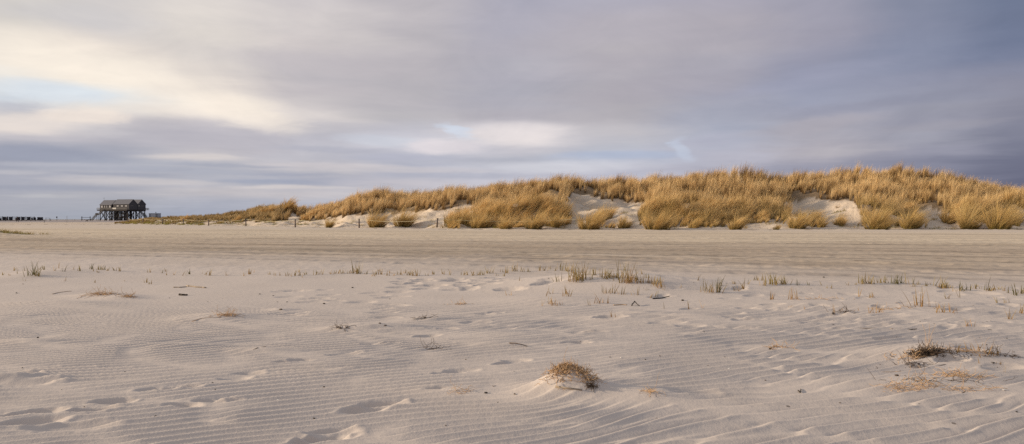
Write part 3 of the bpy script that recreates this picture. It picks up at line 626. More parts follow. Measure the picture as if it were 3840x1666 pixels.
# ------------------------------------------------------------------ single marram tufts at the foot of the dune
def marram(px, py, wpx_, hpx, green, label, arch=1.0, n=None, depth=None):
    X, D_, Z = hit(px, py)
    w = wpx_ * D_ / F; h = hpx * D_ / F
    n = n or int(min(1500, 150 + 260 * w * h * 1.6))
    nbu = max(6, n // 22); bi = rng.integers(0, nbu, n)
    a = rng.uniform(0, 6.283, nbu)[bi]; r = (np.sqrt(rng.random(nbu)) * .5)[bi]; tb = rng.random(nbu)[bi]; hb = rng.uniform(.48, 1.28, nbu)[bi]
    wob_ = 1 + .35 * np.sin(a * 3 + px); lx = r * np.cos(a) * w * .46 * wob_ - w * .08; ly = r * np.sin(a) * min(w * .5, 2.2); lx = lx + rng.normal(0, .07, n); ly = ly + rng.normal(0, .07, n)
    gz = H(X + lx, D_ + ly) - Z
    dome = np.sqrt(np.clip(1 - (r / .52) ** 2, .12, 1))
    L = h * 1.28 * hb * rng.uniform(.70, 1.12, n) * (.45 + .66 * dome) * (1 + .30 * pn(lx * 2.2 + px, ly * 2.2))
    t = np.clip(tb + rng.normal(0, .15, n), 0, 1)
    c1 = cmix(np.tile(STRAW, (n, 1)), PALE, t * .6); c1 = cmix(c1, lin((170, 152, 80)), np.full(n, green * .6) * rng.random(n)); c1 = cmix(c1, BROWN, (rng.random(n) < .15) * .6)
    c0 = cmix(np.tile(lin((126, 98, 56)), (n, 1)), GREEN, np.clip(green + rng.normal(0, .2, n), 0, 1))
    V, Fq, C = blades(np.stack([lx, ly, gz - .04], 1), np.arctan2(np.sin(a), np.cos(a) + .45) + rng.normal(0, .25, n), L, .06 + r * 1.1 * arch + rng.normal(0, .06, n), (.35 + .7 * tb + rng.normal(0, .12, n)) * arch, np.full(n, .024) * D_ / 90, 4, c0, c1, (.52, -.05))
    o = npmesh('marram_tuft', V, Fq, M_GRASS, smooth=False, col=C, loc=(X, D_, Z))
    return tag(o, label, 'grass tuft', 'marram tufts standing at the foot of the dune')
marram(1236, 854, 42, 30, .9, 'small round green tuft by the fence, left of the two big domed tufts')
marram(1415, 852, 96, 58, .7, 'left one of the two big domed tufts behind the rope fence')
marram(1520, 852, 104, 62, .75, 'right one of the two big domed tufts behind the rope fence')
marram(2222, 860, 118, 66, .6, 'wide wind-swept tuft right of the rope, before the large bare patch')
marram(2345, 855, 76, 36, .8, 'low leaning tuft just right of the wind-swept tuft before the large bare patch')
marram(2480, 861, 150, 70, .65, 'broad tall tuft at the dune foot right of the large bare patch')
marram(2605, 853, 66, 32, .85, 'low green tuft at the dune foot between the broad tall tuft and a sandy gap')
marram(2762, 862, 62, 50, .7, 'rounded drooping tuft standing forward in the middle of the grassy dune foot')
marram(2914, 862, 30, 22, .8, 'tiny drooping tuft on its own in front of the dune foot')
marram(2995, 856, 84, 58, .75, 'spreading green-based tuft below the left edge of the second bare patch')
marram(3080, 852, 40, 34, .75, 'short upright tuft below the second bare patch')
marram(3152, 844, 50, 36, .55, 'spiky star-shaped straw tuft standing in the second bare patch')
marram(3300, 861, 150, 78, .75, 'large green-based tuft at the right-hand edge of the second bare patch')
marram(3420, 855, 110, 62, .85, 'wide dark green tuft beside a sandy gap near the right end of the dune foot')
marram(3560, 832, 70, 46, .45, 'straw-coloured tuft above the sandy gap near the right end')
marram(3640, 860, 96, 80, .8, 'tall arching tuft at the right end of the dune foot')
marram(3755, 860, 120, 84, .85, 'rightmost big arching tuft with dark green base at the dune foot')
marram(1010, 801, 60, 30, .2, 'brown bushy tuft on the left shoulder of the first small dune hump')
marram(1077, 788, 34, 34, .35, 'round dark tuft alone on top of the first small dune hump')
marram(888, 829, 46, 16, .3, 'low brown bush on the flat green apron left of the first hump')
marram(697, 828, 50, 16, .3, 'dark low bush on the skyline left of the first hump')
marram(965, 812, 60, 24, .15, 'golden leaning bush at the foot of the first hump')
marram(1150, 826, 70, 30, .1, 'golden bush below the saddle right of the first hump')
marram(1706, 850, 60, 30, .9, 'low green tuft at the dune foot right of the last fence post')
marram(1800, 855, 84, 44, .75, 'broad green-based tuft at the dune foot under the thin rope')
marram(1900, 858, 72, 40, .7, 'bushy tuft at the dune foot where the rope vanishes into the grass')
marram(2010, 860, 96, 50, .7, 'wide straw tuft at the dune foot left of the large bare patch')
marram(2086, 853, 54, 40, .75, 'drooping tuft at the left corner of the large bare patch')

# ------------------------------------------------------------------ young grass along the drift line
# base column, base row, height (px), blades, dryness 0 green .. 1 tan
SPR = [(10,1032,10,3,.3),(38,1033,10,2,.3),(58,1015,15,4,.3),(92,1016,14,3,.3),(94,1054,12,1,.4),(125,1034,40,16,.05),(140,1036,26,7,.2),(163,1012,20,5,.2),(205,1015,18,3,.3),(232,1018,22,4,.1),(242,1055,14,1,.4),
 (277,1012,12,2,.4),(297,1010,12,2,.3),(343,1010,18,7,.1),(370,1012,18,10,.2),(388,1012,12,4,.2),(405,1015,12,4,.3),(430,1016,16,4,.3),(448,1018,18,5,.3),(354,1060,12,1,.5),(465,1055,8,1,.5),(549,1060,20,4,.4),
 (566,1066,12,4,.4),(560,1022,14,4,.5),(650,1032,15,3,.6),(620,1018,10,3,.4),(690,1035,20,3,.5),(770,1030,12,3,.5),(790,1033,20,8,.5),(850,1034,14,3,.5),(920,1035,12,3,.6),(1010,1030,14,4,.4),(1030,1034,12,3,.5),
 (1050,1034,10,3,.6),(1080,1036,12,4,.5),(1092,1037,12,3,.6),(1110,1034,16,6,.4),(1125,1034,14,5,.4),(1148,1030,14,3,.3),(1195,1030,18,8,.4),(1245,1028,12,6,.5),(1262,1026,14,5,.4),(1282,1026,18,6,.3),(1305,1026,14,6,.4),
 (1320,1024,16,5,.4),(1340,1027,40,9,.25),(1347,1026,30,6,.2),(1372,1029,14,5,.4),(1408,1030,14,6,.4),(1430,1030,16,4,.4),(1455,1034,18,5,.5),(1475,1034,14,4,.6),(1495,1030,12,4,.4),(1512,1032,12,5,.5),(1532,1032,14,6,.5),
 (1552,1034,20,14,.4),(1600,1034,14,4,.4),(1625,1030,14,4,.4),(1660,1028,16,4,.4),(1685,1032,14,4,.3),(1735,1032,18,5,.3),(1755,1032,12,4,.4),(1772,1034,18,5,.4),(1785,1033,14,4,.5),(1800,1032,14,5,.4),(1815,1032,16,5,.4),
 (1840,1026,22,10,.3),(1862,1034,12,3,.4),(1900,1024,20,5,.3),(1930,1018,24,10,.3),(1960,1020,18,4,.3),(1985,1020,12,4,.3),(2025,1015,18,6,.3),(2045,1015,15,4,.3),(2080,1016,12,3,.3),(2110,1015,26,12,.35),(2135,1018,20,8,.35),
 (2090,1054,26,8,.15),(2164,1054,54,26,.3),(2175,1050,50,14,.5),(2186,1044,24,8,.4),(2205,1030,22,6,.3),(2213,1048,24,5,.2),(2230,1032,24,7,.3),(2262,1038,24,10,.3),(2280,1044,30,14,.3),(2300,1040,20,6,.4),(2318,1042,20,6,.4),
 (2346,1058,58,22,.35),(2356,1060,44,14,.6),(2372,1056,26,8,.5),(2398,1060,28,8,.5),(2405,1028,16,4,.4),(2430,1062,24,10,.7),(2455,1066,26,12,.5),(2472,1078,34,14,.6),(2085,1146,22,10,.85),(2070,1140,26,5,.6),(2125,1104,28,6,.55),
 (2132,1112,22,6,.7),(2063,1102,22,5,.5),(2045,1112,16,2,.5),(1913,1108,22,3,.6),(1948,1054,14,2,.3),(2035,1148,20,2,.6),(2284,1100,28,12,.45),(2330,1104,24,6,.5),(2386,1106,28,5,.4),(2423,1088,12,3,.4),(2245,1138,36,6,.75),
 (2262,1137,26,2,.8),(2276,1137,22,3,.8),(2210,1146,20,3,.5),(2300,1186,22,3,.8),(2458,1112,20,3,.3),(2437,1118,16,1,.4),(2492,1088,20,1,.4),(2555,1077,12,2,.3),(2582,1156,22,2,.4),(2632,1158,26,2,.7),(2487,1158,20,2,.5),
 (2617,1052,20,2,.4),(2646,1090,38,1,.3),(2667,1097,36,18,.4),(2692,1096,46,9,.1),(2706,1072,26,4,.2),(2752,1063,14,4,.3),(2768,1092,22,5,.5),(2790,1082,30,5,.5),(2810,1066,16,4,.4),(2835,1052,14,4,.4),(2850,1052,20,6,.3),
 (2868,1072,26,6,.3),(2890,1067,32,12,.2),(2906,1064,32,8,.25),(2926,1066,26,10,.3),(2946,1067,24,8,.3),(2990,1070,20,3,.05),(3032,1070,14,2,.1),(3080,1070,18,1,.5),(3113,1081,12,5,.4),(3178,1070,14,3,.5),(3207,1068,12,3,.3),
 (3230,1064,28,8,.25),(3250,1063,32,10,.25),(3270,1064,24,8,.3),(3298,1062,16,4,.3),(3312,1061,28,6,.2),(3330,1062,20,5,.2),(3362,1064,30,16,.05),(3385,1062,16,5,.1),(3400,1066,40,3,.2),(3425,1066,22,5,.2),(3442,1068,16,4,.2),
 (3478,1073,16,6,.2),(3500,1072,28,2,.2),(3518,1076,16,4,.5),(3535,1076,32,8,.3),(3550,1079,28,8,.3),(3562,1078,18,6,.3),(3585,1090,18,4,.3),(3600,1086,14,4,.3),(3615,1089,26,8,.1),(3627,1090,24,8,.1),(3650,1083,16,4,.2),
 (3666,1083,14,4,.2),(3702,1086,40,4,.0),(3716,1088,18,6,.2),(3745,1086,18,5,.4),(3765,1091,20,5,.4),(3776,1099,28,4,.1),(3806,1107,32,8,.1),(3824,1101,28,6,.1),(3837,1099,24,4,.2),(3596,1116,32,2,.4),(3218,1113,28,2,.6),
 (3272,1116,16,6,.6),(3460,1149,54,12,.6),(3550,1120,22,5,.4),(2893,1123,24,6,.75),(2978,1123,34,9,.85),(3288,1174,26,10,.85),(3212,1166,14,5,.95),(3390,1150,26,3,.6),(3512,1157,20,6,.75),(3552,1172,26,18,.8),(3632,1224,22,8,.8),
 (3742,1136,20,3,.2),(3774,1136,18,4,.3),(3788,1197,38,7,.55),(3830,1176,38,6,.6),(2965,1153,10,3,.9),(3016,1163,14,1,.8),(3130,1176,26,2,.9),(3158,1167,10,4,.95),(3560,1320,20,5,.85),(3590,1322,28,5,.75),(3650,1320,30,9,.75),(3668,1312,22,6,.8),
 (3685,1338,24,5,.9),(3700,1330,54,4,.7),(3716,1332,26,7,.7),(3732,1330,34,6,.7),(3678,1362,20,2,.7),(3740,1362,12,3,.9),(3772,1400,30,2,.5)]
NOTE = {
 125: 'tall dense green tuft near the left end of the row of young grass',
 232: 'thin dark upright tuft a little right of the tall green tuft on the left',
 370: 'low bushy green tuft in the left part of the row of young grass',
 1340: 'tall narrow tuft of stiff stalks standing out of the row left of centre',
 1552: 'short dense straw tuft in the row, well right of the tall narrow stalks',
 1840: 'straw tuft with leaning blades at the right end of the low middle row',
 2090: 'dark splayed tuft just left of the tallest green and yellow tuft',
 2164: 'tallest green and yellow tuft near the top of the sand hump',
 2346: 'shaggy olive tuft, the right one of the two tall tufts on the sand hump',
 2472: 'brown and green tuft on the right slope of the sand hump',
 2085: 'reddish dry sprawling tuft low on the left slope of the sand hump',
 2284: 'lone short tuft on the bare front face of the sand hump',
 2245: 'orange-brown upright stalks below the sand hump',
 2300: 'tiny dry sprout at the rim of a round hollow in the sand',
 2667: 'wide olive tuft on its own right of the sand hump',
 2692: 'dark green upright tuft touching the wide olive tuft',
 2890: 'upright green tuft at the left of the pair right of the wide olive tuft',
 2926: 'fan-shaped tuft at the right of the pair right of the wide olive tuft',
 2990: 'dark blades leaning right alone on the sand beyond the fan-shaped pair',
 3362: 'darkest green fan-shaped tuft in the right half of the row',
 3400: 'one long bent blade rising above the row right of the darkest green tuft',
 3460: 'tall orange-based tuft with long thin blades below the row on the right',
 3552: 'tan flattened bushy tuft right of the tall orange-based tuft',
 3288: 'tan spiky tuft with short blades on the bare sand at right',
 2978: 'tan brush-like tuft standing alone below the row',
 2893: 'small reddish tan tuft left of the tan brush-like tuft',
 3218: 'single dark upright stalk on bare sand at right',
 3632: 'small tan tuft among dark scraps near the right edge',
 3788: 'dry dark-tipped tuft near the right edge',
 3830: 'thin sprawling tuft at the right edge, above and right of the dark-tipped one',
 3702: 'dark blades crossing in a wide V in the row near the right edge',
 3806: 'dark green V-shaped tuft at the right end of the row',
 3700: 'tall thin dry stalks behind the right-hand root mat',
}
def seglabel(px, py):
    if py > 1290: return 'thin dry stalks rising from the sand right of the dark root mat', 'dry stalks by the root mat'
    if py > 1105 and px > 2560: return 'small dry sprout on the bare sand below the row on the right', 'sprouts on the bare sand at right'
    if py > 1095 and px > 1800: return 'small sprout on the front face of the sand hump', 'sprouts on the face of the sand hump'
    if py > 1050 and px < 1000: return 'single faint blades on the smooth sand below the left part of the row', 'lone blades below the left row'
    if px < 480: return 'short green sprout in the left part of the row of young grass', 'sprouts in the left row'
    if px < 1150: return 'sparse short straw sprout between the left and middle parts of the row', 'sprouts between the left and middle rows'
    if px < 1900: return 'short straw and green sprout in the middle part of the row of young grass', 'sprouts in the middle row'
    if px < 2500: return 'young grass sprout on top of the sand hump right of centre', 'sprouts on the sand hump'
    if px < 3150: return 'young grass sprout in the gap between the sand hump and the right-hand row', 'sprouts right of the sand hump'
    return 'short green sprout in the right part of the row of young grass', 'sprouts in the right row'
TG = lin((96, 102, 52)); TG2 = lin((138, 132, 76)); TT = lin((152, 116, 74)); TT2 = lin((176, 142, 98)); TD = lin((50, 58, 36))
def sprout(px, py, hpx, nbl, dry, label, group):
    X, D_, Z = hit(px, py); h = hpx * D_ / F * 1.08
    h *= 1.42; n = max(2, int(nbl * 1.35)); spread = min(.015 + .0055 * n, .17)
    a = rng.uniform(0, 6.283, n); lx = rng.normal(0, spread * .62, n); ly = rng.normal(0, spread * .4, n)
    L = h * rng.uniform(.42, 1.05, n); L[:max(1, n // 5)] = h * 1.02
    c0 = cmix(np.tile(TG, (n, 1)), TT, np.clip(dry + .35 + rng.normal(0, .15, n), 0, 1)); c1 = cmix(np.tile(TG2, (n, 1)), TT2, np.clip(dry + rng.normal(0, .2, n), 0, 1))
    if dry < .16: c0 = cmix(c0, TD, np.full(n, .5)); c1 = cmix(c1, TD, np.full(n, .55))
    bd = rng.uniform(.05, .5, n); k = rng.random(n) < .15; k[:max(1, n // 5)] = False; bd[k] = rng.uniform(1.2, 2.1, k.sum())
    wid = np.clip(.0054 * D_ / 6 * rng.uniform(.75, 1.25, n), .003, .020)
    V, Fq, C = blades(np.stack([lx, ly, np.zeros(n)], 1), a, L, np.abs(rng.normal(.12, .26, n)), bd, wid, 5, c0, c1, (.05, 0), sink=.015)
    return tag(npmesh('grass_sprout', V, Fq, M_GRASS, smooth=False, col=C, loc=(X, D_, Z)), label, 'grass', group)
for (px_, py_, h_, n_, dr) in SPR:
    lab, grp = seglabel(px_, py_); nt_ = NOTE.get(px_) if not (px_ == 2300 and py_ < 1100) else None
    sprout(px_, py_, h_, n_, dr, nt_ or lab, grp)
rs = random.Random(5)
def rowline(px):
    return np.interp(px, [0, 500, 1000, 1300, 1900, 2100, 2300, 2600, 3000, 3300, 3600, 3840], [1018, 1016, 1034, 1028, 1028, 1018, 1036, 1072, 1068, 1062, 1080, 1096])
for (a_, b_, cnt) in ((0, 480, 6), (480, 1150, 10), (1150, 1900, 16), (2050, 2450, 16), (3220, 3840, 12)):
    for _ in range(cnt):
        p_ = rs.uniform(a_, b_); y_ = float(rowline(p_)) + rs.gauss(0, 6)
        lab, grp = seglabel(p_, y_); sprout(p_, y_, rs.uniform(8, 18), rs.randint(1, 5), rs.uniform(.15, .7), lab, grp)

# ------------------------------------------------------------------ root clumps, twigs and scraps
def strand(n_pts, start, heading, step, wob, rz, drop=0.0):
    p = Vector(start); a = heading; pts = [p.copy()]; e = rz
    for _ in range(n_pts):
        a += rs.gauss(0, wob); e += rs.gauss(0, wob * .7) - drop
        p = p + Vector((math.cos(a) * math.cos(e), math.sin(a) * math.cos(e), math.sin(e))) * step; pts.append(p.copy())
    return pts
def strands_mesh(lists, r, name, mat_, loc, parent=None, clampz=None):
    m = MB()
    for pts in lists:
        for i, (p, q) in enumerate(zip(pts, pts[1:])):
            k = 1 - i / len(pts) * .6; m.tube(p, q, r * k, r * k * .9, 5, False)
    o = m.build(name, mat_, parent, True); o.location = loc if parent is None else (0, 0, 0); return o
def tangle(px, py, w, dpt, n, r, name, mat_, label, cat, lift=.02, up=.15, length=8, step=.025, group=None, parent=None, origin=None):
    X, D_, Z = origin or hit(px, py); L = []
    for _ in range(n):
        ox = rs.gauss(0, w * .4); oy = rs.gauss(0, dpt * .4); gz = float(H(np.array([X + ox]), np.array([D_ + oy]))[0]) - Z
        L.append(strand(rs.randint(3, length), (ox, oy, gz + rs.uniform(0, lift)), rs.uniform(0, 6.28), step, .5, rs.uniform(-.1, up), .03))
    for pts in L:
        for p in pts:
            gz = float(H(np.array([X + p.x]), np.array([D_ + p.y]))[0]) - Z; p.z = max(p.z, gz + r * .6)
    o = strands_mesh(L, r, name, mat_, (X, D_, Z), parent)
    if parent is None: tag(o, label, cat, group)
    return o
# centre clump
o0 = (MW[0][0], MW[0][1], float(H(np.array([MW[0][0]]), np.array([MW[0][1]]))[0]))
root = empty('root_clump', o0); tag(root, 'matted clump of dry brown roots crowning a small sand mound in the foreground', 'root clump')
def on_mound(ox, oy): return float(H(np.array([o0[0] + ox]), np.array([o0[1] + oy]))[0]) - o0[2]
def mat_part(cx, cy, w, dp_, n, r, name, mt, up, ln, step):
    L = []
    for _ in range(n):
        ox = cx + rs.gauss(0, w * .45); oy = cy + rs.gauss(0, dp_ * .45)
        L.append(strand(rs.randint(3, ln), (ox, oy, on_mound(ox, oy) + rs.uniform(0, .03)), rs.uniform(0, 6.28), step, .55, rs.uniform(-.2, up), .05))
    for pts in L:
        for p in pts: p.z = max(p.z, on_mound(p.x, p.y) + r * .5)
    return strands_mesh(L, r, name, mt, (0, 0, 0), root)
mat_part(-.01, -.03, .19, .13, 420, .0026, 'root_mat', M_ROOT, .02, 8, .011)
mat_part(.15, -.10, .12, .07, 120, .0020, 'root_mat', M_ROOT, .1, 8, .011)
mat_part(-.06, -.03, .20, .10, 30, .0022, 'dark_root_mat', M_ROOTD, .2, 7, .011)
mat_part(.19, -.19, .05, .04, 50, .0024, 'dark_root_mat', M_ROOTD, .1, 6, .011)
mat_part(.0, .08, .20, .05, 46, .0014, 'dry_stalk', plain('straw_stalk', (.42, .28, .16), .8, .3, 20), 1.0, 6, .012)
for (ox, hh) in ((-.045, .20), (-.15, .13), (.03, .10), (.09, .09), (-.20, .08)):
    L = [strand(9, (ox, .04, on_mound(ox, .04)), rs.uniform(0, 6), hh / 9, .25, 1.45, 0)]
    strands_mesh(L, .0022, 'dry_stalk', M_ROOT, (0, 0, 0), root)
m = MB(); m.tube((-.12, -.20, on_mound(-.12, -.20) + .010), (.10, -.24, on_mound(.10, -.24) + .010), .011, .007, 7); m.build('buried_root', M_DRIFT, root, True)
# right clump
o1 = hit(3480, 1332)
r1 = empty('root_clump', o1); tag(r1, 'dark root mat with a few tall dry stalks on a sand hump at the right', 'root clump'); o0 = o1; root = r1
mat_part(0, .03, .20, .07, 200, .0034, 'dark_root_mat', M_ROOTD, .5, 8, .018)
mat_part(-.16, .0, .26, .12, 60, .0028, 'root_mat', M_ROOT, .2, 7, .02)
mat_part(.12, .0, .22, .10, 70, .0030, 'root_mat', M_ROOTD, .2, 7, .02)
for k in range(9):
    ox = rs.gauss(.02, .05); L = [strand(9, (ox, .05, on_mound(ox, .05)), rs.uniform(0, 6), rs.uniform(.012, .036), .18, 1.3, 0)]
    strands_mesh(L, .0026, 'dry_stalk', M_ROOT, (0, 0, 0), root)
TW = [
 (3410, 1455, .34, .12, 90, .0026, 'root_tangle', M_ROOT, 'sprawling tan root tangle below and left of the dark root mat', .35),
 (3590, 1412, .32, .10, 80, .0028, 'root_tangle', M_ROOT, 'tan root tangle right of the dark root mat, among loose scraps', .3),
 (3500, 1430, .60, .10, 46, .0026, 'root_tangle', M_ROOTD, 'thin dark strands strewn between the two tan root tangles', .1),
 (3420, 1372, .25, .10, 40, .0030, 'root_tangle', M_ROOTD, 'dark strands on the front slope just below the dark root mat', .1),
 (3620, 1462, .35, .08, 36, .0024, 'root_tangle', M_ROOT, 'faint strands in the shade at the lower right of the sand hump', .2),
 (3770, 1335, .45, .07, 40, .0036, 'root_tangle', M_ROOTD, 'dark strand line at the right edge of the frame', .1),
 (3610, 1318, .40, .06, 50, .0026, 'root_tangle', M_ROOT, 'brown strands at the foot of the dry stalks near the right edge', .4),
 (385, 1104, .40, .10, 90, .0036, 'root_tangle', M_ROOT, 'tan root tangle on a low hump at the left, right of the buried ridge', .15),
 (478, 1113, .18, .08, 46, .0036, 'root_tangle', M_ROOT, 'smaller tan tangle at the right end of the low hump at the left', .15),
 (848, 1184, .22, .08, 60, .0036, 'root_tangle', M_ROOT, 'curled brown root tangle left of centre with a long trailing strand', .4),
 (1280, 1233, .12, .05, 22, .0036, 'root_tangle', M_ROOTD, 'small dark strands at the left tip of the sharp sand ridge', .4),
 (1630, 1310, .22, .05, 26, .0030, 'root_tangle', M_ROOTD, 'dark broken twig bits left of the forked twig near the centre', .1),
 (1722, 1142, .22, .08, 22, .0036, 'root_tangle', M_ROOT, 'small flattened brown strands left of the sand hump', .1),
 (2440, 1472, .05, .03, 24, .0020, 'root_tangle', M_ROOT, 'tiny rust-coloured tuft of roots right of the foreground root clump', .5),
 (1590, 1193, .20, .05, 24, .0034, 'root_tangle', M_ROOTD, 'small dark strands on a faint ridge above the centre footprints', .1),
 (1720, 1468, .12, .05, 24, .0018, 'root_tangle', M_ROOT, 'faint tan strands beside a footprint left of the foreground root clump', .1),
 (3070, 1122, .55, .10, 22, .0040, 'root_tangle', M_ROOT, 'arched thin twigs on the sand below the right-hand row', .2),
 (3330, 1160, .40, .08, 26, .0036, 'root_tangle', M_ROOT, 'brown curled strands left of the tall orange-based tuft', .3),
 (2910, 1303, .18, .04, 26, .0030, 'root_tangle', M_ROOT, 'short brown strand edge on a tiny ledge in the right foreground', .1),
 (3155, 1172, .22, .06, 24, .0038, 'root_tangle', M_ROOTD, 'dark spiky strands beside the dark lump below the right-hand row', .4)]
for (px_, py_, w, dp_, n_, r_, nm, mt, lb, up) in TW:
    tangle(px_, py_, w, dp_, n_, r_ * .75, nm, mt, lb, 'root tangle', up=up, group='root tangles on the sand')
def twig(pp, r, mt, label, cat='twig', name='twig', lift=0.0):
    r *= .72
    P0 = hit(*pp[0]); pts = []
    for i, (a, c) in enumerate(pp):
        h_ = hit(a, c); pts.append(Vector((h_[0] - P0[0], h_[1] - P0[1], h_[2] - P0[2] + r * .7 + lift * math.sin(math.pi * i / max(1, len(pp) - 1)))))
    fine_ = []
    for p, q in zip(pts, pts[1:]):
        for k in range(3): fine_.append(p.lerp(q, k / 3) + Vector((rs.gauss(0, r * .5), rs.gauss(0, r * .5), 0)))
    fine_.append(pts[-1]); m = MB(); n = len(fine_)
    for i, (p, q) in enumerate(zip(fine_, fine_[1:])):
        m.tube(p, q, r * (1 - .45 * i / n), r * (1 - .45 * (i + 1) / n), 7, i in (0, n - 2))
    o = m.build(name, mt, None, True); o.location = P0; tag(o, label, cat, 'twigs and sticks on the sand'); return o
twig([(649,1079),(676,1079),(700,1077)], .016, M_DRIFT, 'thin left piece of the pale broken driftwood stick', 'driftwood', 'driftwood_stick')
twig([(700,1074),(735,1078),(772,1081)], .024, M_DRIFT, 'bleached right piece of the pale broken driftwood stick', 'driftwood', 'driftwood_stick')
twig([(671,1108),(688,1109),(703,1109)], .030, M_DARKW, 'short dark stick lying below the pale driftwood', 'driftwood', 'driftwood_stick')
twig([(2448,1122),(2480,1120),(2510,1113)], .016, M_DARKW, 'dark stick right of the sand hump, tip pointing right')
twig([(2368,1148),(2378,1143),(2398,1149)], .014, M_DARKW, 'small arched dark twig below the sand hump', lift=.05)
twig([(2300,1146),(2330,1144),(2352,1145)], .012, M_ROOT, 'half-buried brown twig beside the small arched twig')
twig([(1910,1288),(1935,1297),(1955,1302),(1978,1300)], .009, M_ROOTD, 'forked bent twig just right of centre above the footprints', lift=.03)
twig([(3374,1234),(3395,1236),(3412,1237),(3438,1235)], .011, M_DARKW, 'dark jointed stick on the bare sand at right')
twig([(3200,1232),(3260,1232),(3300,1230),(3350,1234)], .007, M_DRIFT, 'long half-buried pale stick left of the dark jointed stick')
twig([(2996,1466),(3000,1474),(3003,1460)], .007, M_DARKW, 'short black twig in the rippled sand at right', lift=0)
twig([(1835,1445),(1850,1450),(1868,1446)], .005, M_ROOTD, 'tiny twig left of the foreground root clump')
twig([(1595,1312),(1620,1308),(1648,1302)], .006, M_ROOTD, 'straight thin twig near the broken twig bits')
twig([(243,1318),(275,1318),(305,1319)], .005, M_ROOTD, 'hair-thin straight twig in the left foreground')
twig([(373,1325),(395,1322),(412,1323)], .007, M_ROOTD, 'short twig ending at a dark lump in the left foreground')
twig([(3505,1374),(3525,1372),(3545,1368)], .007, M_ROOTD, 'dark twig on the shaded side of the right sand hump')
twig([(3200,1402),(3250,1396),(3310,1396),(3380,1394)], .004, M_ROOT, 'long fine strand running left from the right root tangles')
twig([(3598,1485),(3610,1476),(3620,1470)], .007, M_ROOTD, 'small dark twig in the shade at the lower right')
twig([(195,1104),(220,1098),(250,1094),(268,1093)], .008, M_ROOT, 'curved brown twig left of the tan tangle on the low hump')
twig([(720,1206),(750,1196),(790,1191),(830,1190)], .006, M_ROOT, 'long trailing strand left of the curled brown root tangle')
twig([(940,1317),(965,1306),(1000,1300),(1030,1299)], .006, M_ROOTD, 'thin strand along a sharp little sand ledge left of centre')

# counted dark scraps
import bmesh
def lump(name, r, mt, sq=.6, seed=0):
    bm = bmesh.new(); bmesh.ops.create_icosphere(bm, subdivisions=2, radius=r); rr_ = random.Random(seed)
    for v in bm.verts:
        k = 1 + rr_.uniform(-.22, .22); v.co = Vector((v.co.x * k * 1.25, v.co.y * k, v.co.z * k * sq))
    me = bpy.data.meshes.new(name); bm.to_mesh(me); bm.free(); me.materials.append(mt)
    return me
LUMPS = [(62,1100,.030,'dark lump at the far left of the bare sand'),(142,1268,.028,'black scrap on a tiny ridge in the left foreground'),(415,1320,.022,'black scrap at the end of a short twig in the left foreground'),
 (231,1464,.014,'small black pebble left of the footprint trail'),(583,1562,.015,'black pointed scrap in the ripples at the lower left'),(86,1066,.022,None),(635,1118,.014,None),(1053,1162,.042,'dark round lump on a small sand rise left of centre'),
 (1322,1080,.032,'dark pebble on the smooth sand under the tall narrow stalks'),(1076,1134,.026,None),(1215,1140,.030,None),(974,1104,.022,None),(1025,1110,.018,None),(1040,1133,.016,None),(1424,1214,.030,'dark lump on top of the sharp sand ridge'),
 (1445,1222,.030,'elongated dark lump right of the top of the sharp sand ridge'),(1462,1122,.014,None),(1593,1194,.024,None),(1215,1452,.014,'black pebble amid the ripples in the lower centre'),(1178,1570,.013,None),(1822,1475,.022,'dark brown scrap left of the foreground root clump'),
 (1930,1479,.016,'black pebble at the left foot of the foreground root clump'),(2420,1349,.014,'black speck in the rippled sand above the foreground root clump'),(1747,1350,.016,None),(2888,1309,.026,'black lump at the left end of the tiny ledge at right'),
 (3124,1177,.036,'elongated dark lump below the right-hand row'),(3089,1041,.040,'dark pointed scrap on the track beyond the row at right'),(3343,1223,.018,None),(3368,1288,.020,None),(3363,1410,.030,'dark brown lump left of the right root tangles'),
 (3305,1455,.022,None),(3150,1512,.012,None),(3712,1240,.028,'dark scrap among specks near the right edge'),(3746,1262,.022,None),(3700,1208,.018,None),(3715,1205,.014,None),(3812,1547,.016,'black pebble at the lower right edge'),(3203,1300,.014,None),
 (2655,1372,.010,None),(2460,1070,.02,None),(2560,1128,.045,'dark flaky scrap on a small rise right of the sand hump'),(3447,1244,.020,None),(3090,1197,.014,None),(2920,1512,.012,None),(3152,1530,.010,None),(600,1514,.012,None),(632,1390,.012,None),(504,1393,.010,None),(845,1306,.010,None),(980,1380,.012,None),(365,1210,.014,None)]
for _ in range(70):
    LUMPS.append((rs.uniform(0, 3840), 1060 + 560 * rs.random() ** 1.6, rs.uniform(.006, .013), None))
for _ in range(34): LUMPS.append((rs.uniform(3350, 3840), rs.uniform(1190, 1420), rs.uniform(.007, .018), None))
lm = [lump('scrap', 1.0, M_DARKW, .6, k) for k in range(5)] ; lm2 = [lump('scrap', 1.0, M_ROOTD, .45, k + 9) for k in range(3)]
for i, (px_, py_, r_, lb) in enumerate(LUMPS):
    h_ = hit(px_, py_); o = bpy.data.objects.new('scrap', (lm + lm2)[i % 8]); COL.objects.link(o)
    o.location = (h_[0], h_[1], h_[2] + r_ * .25); r_ *= .52; o.scale = (r_ * rs.uniform(.9, 1.5), r_, r_ * rs.uniform(.7, 1.1)); o.rotation_euler = (0, 0, rs.uniform(0, 3))
    tag(o, lb or 'tiny dark plant scrap lying loose on the bare sand', 'scrap', 'dark scraps on the sand')
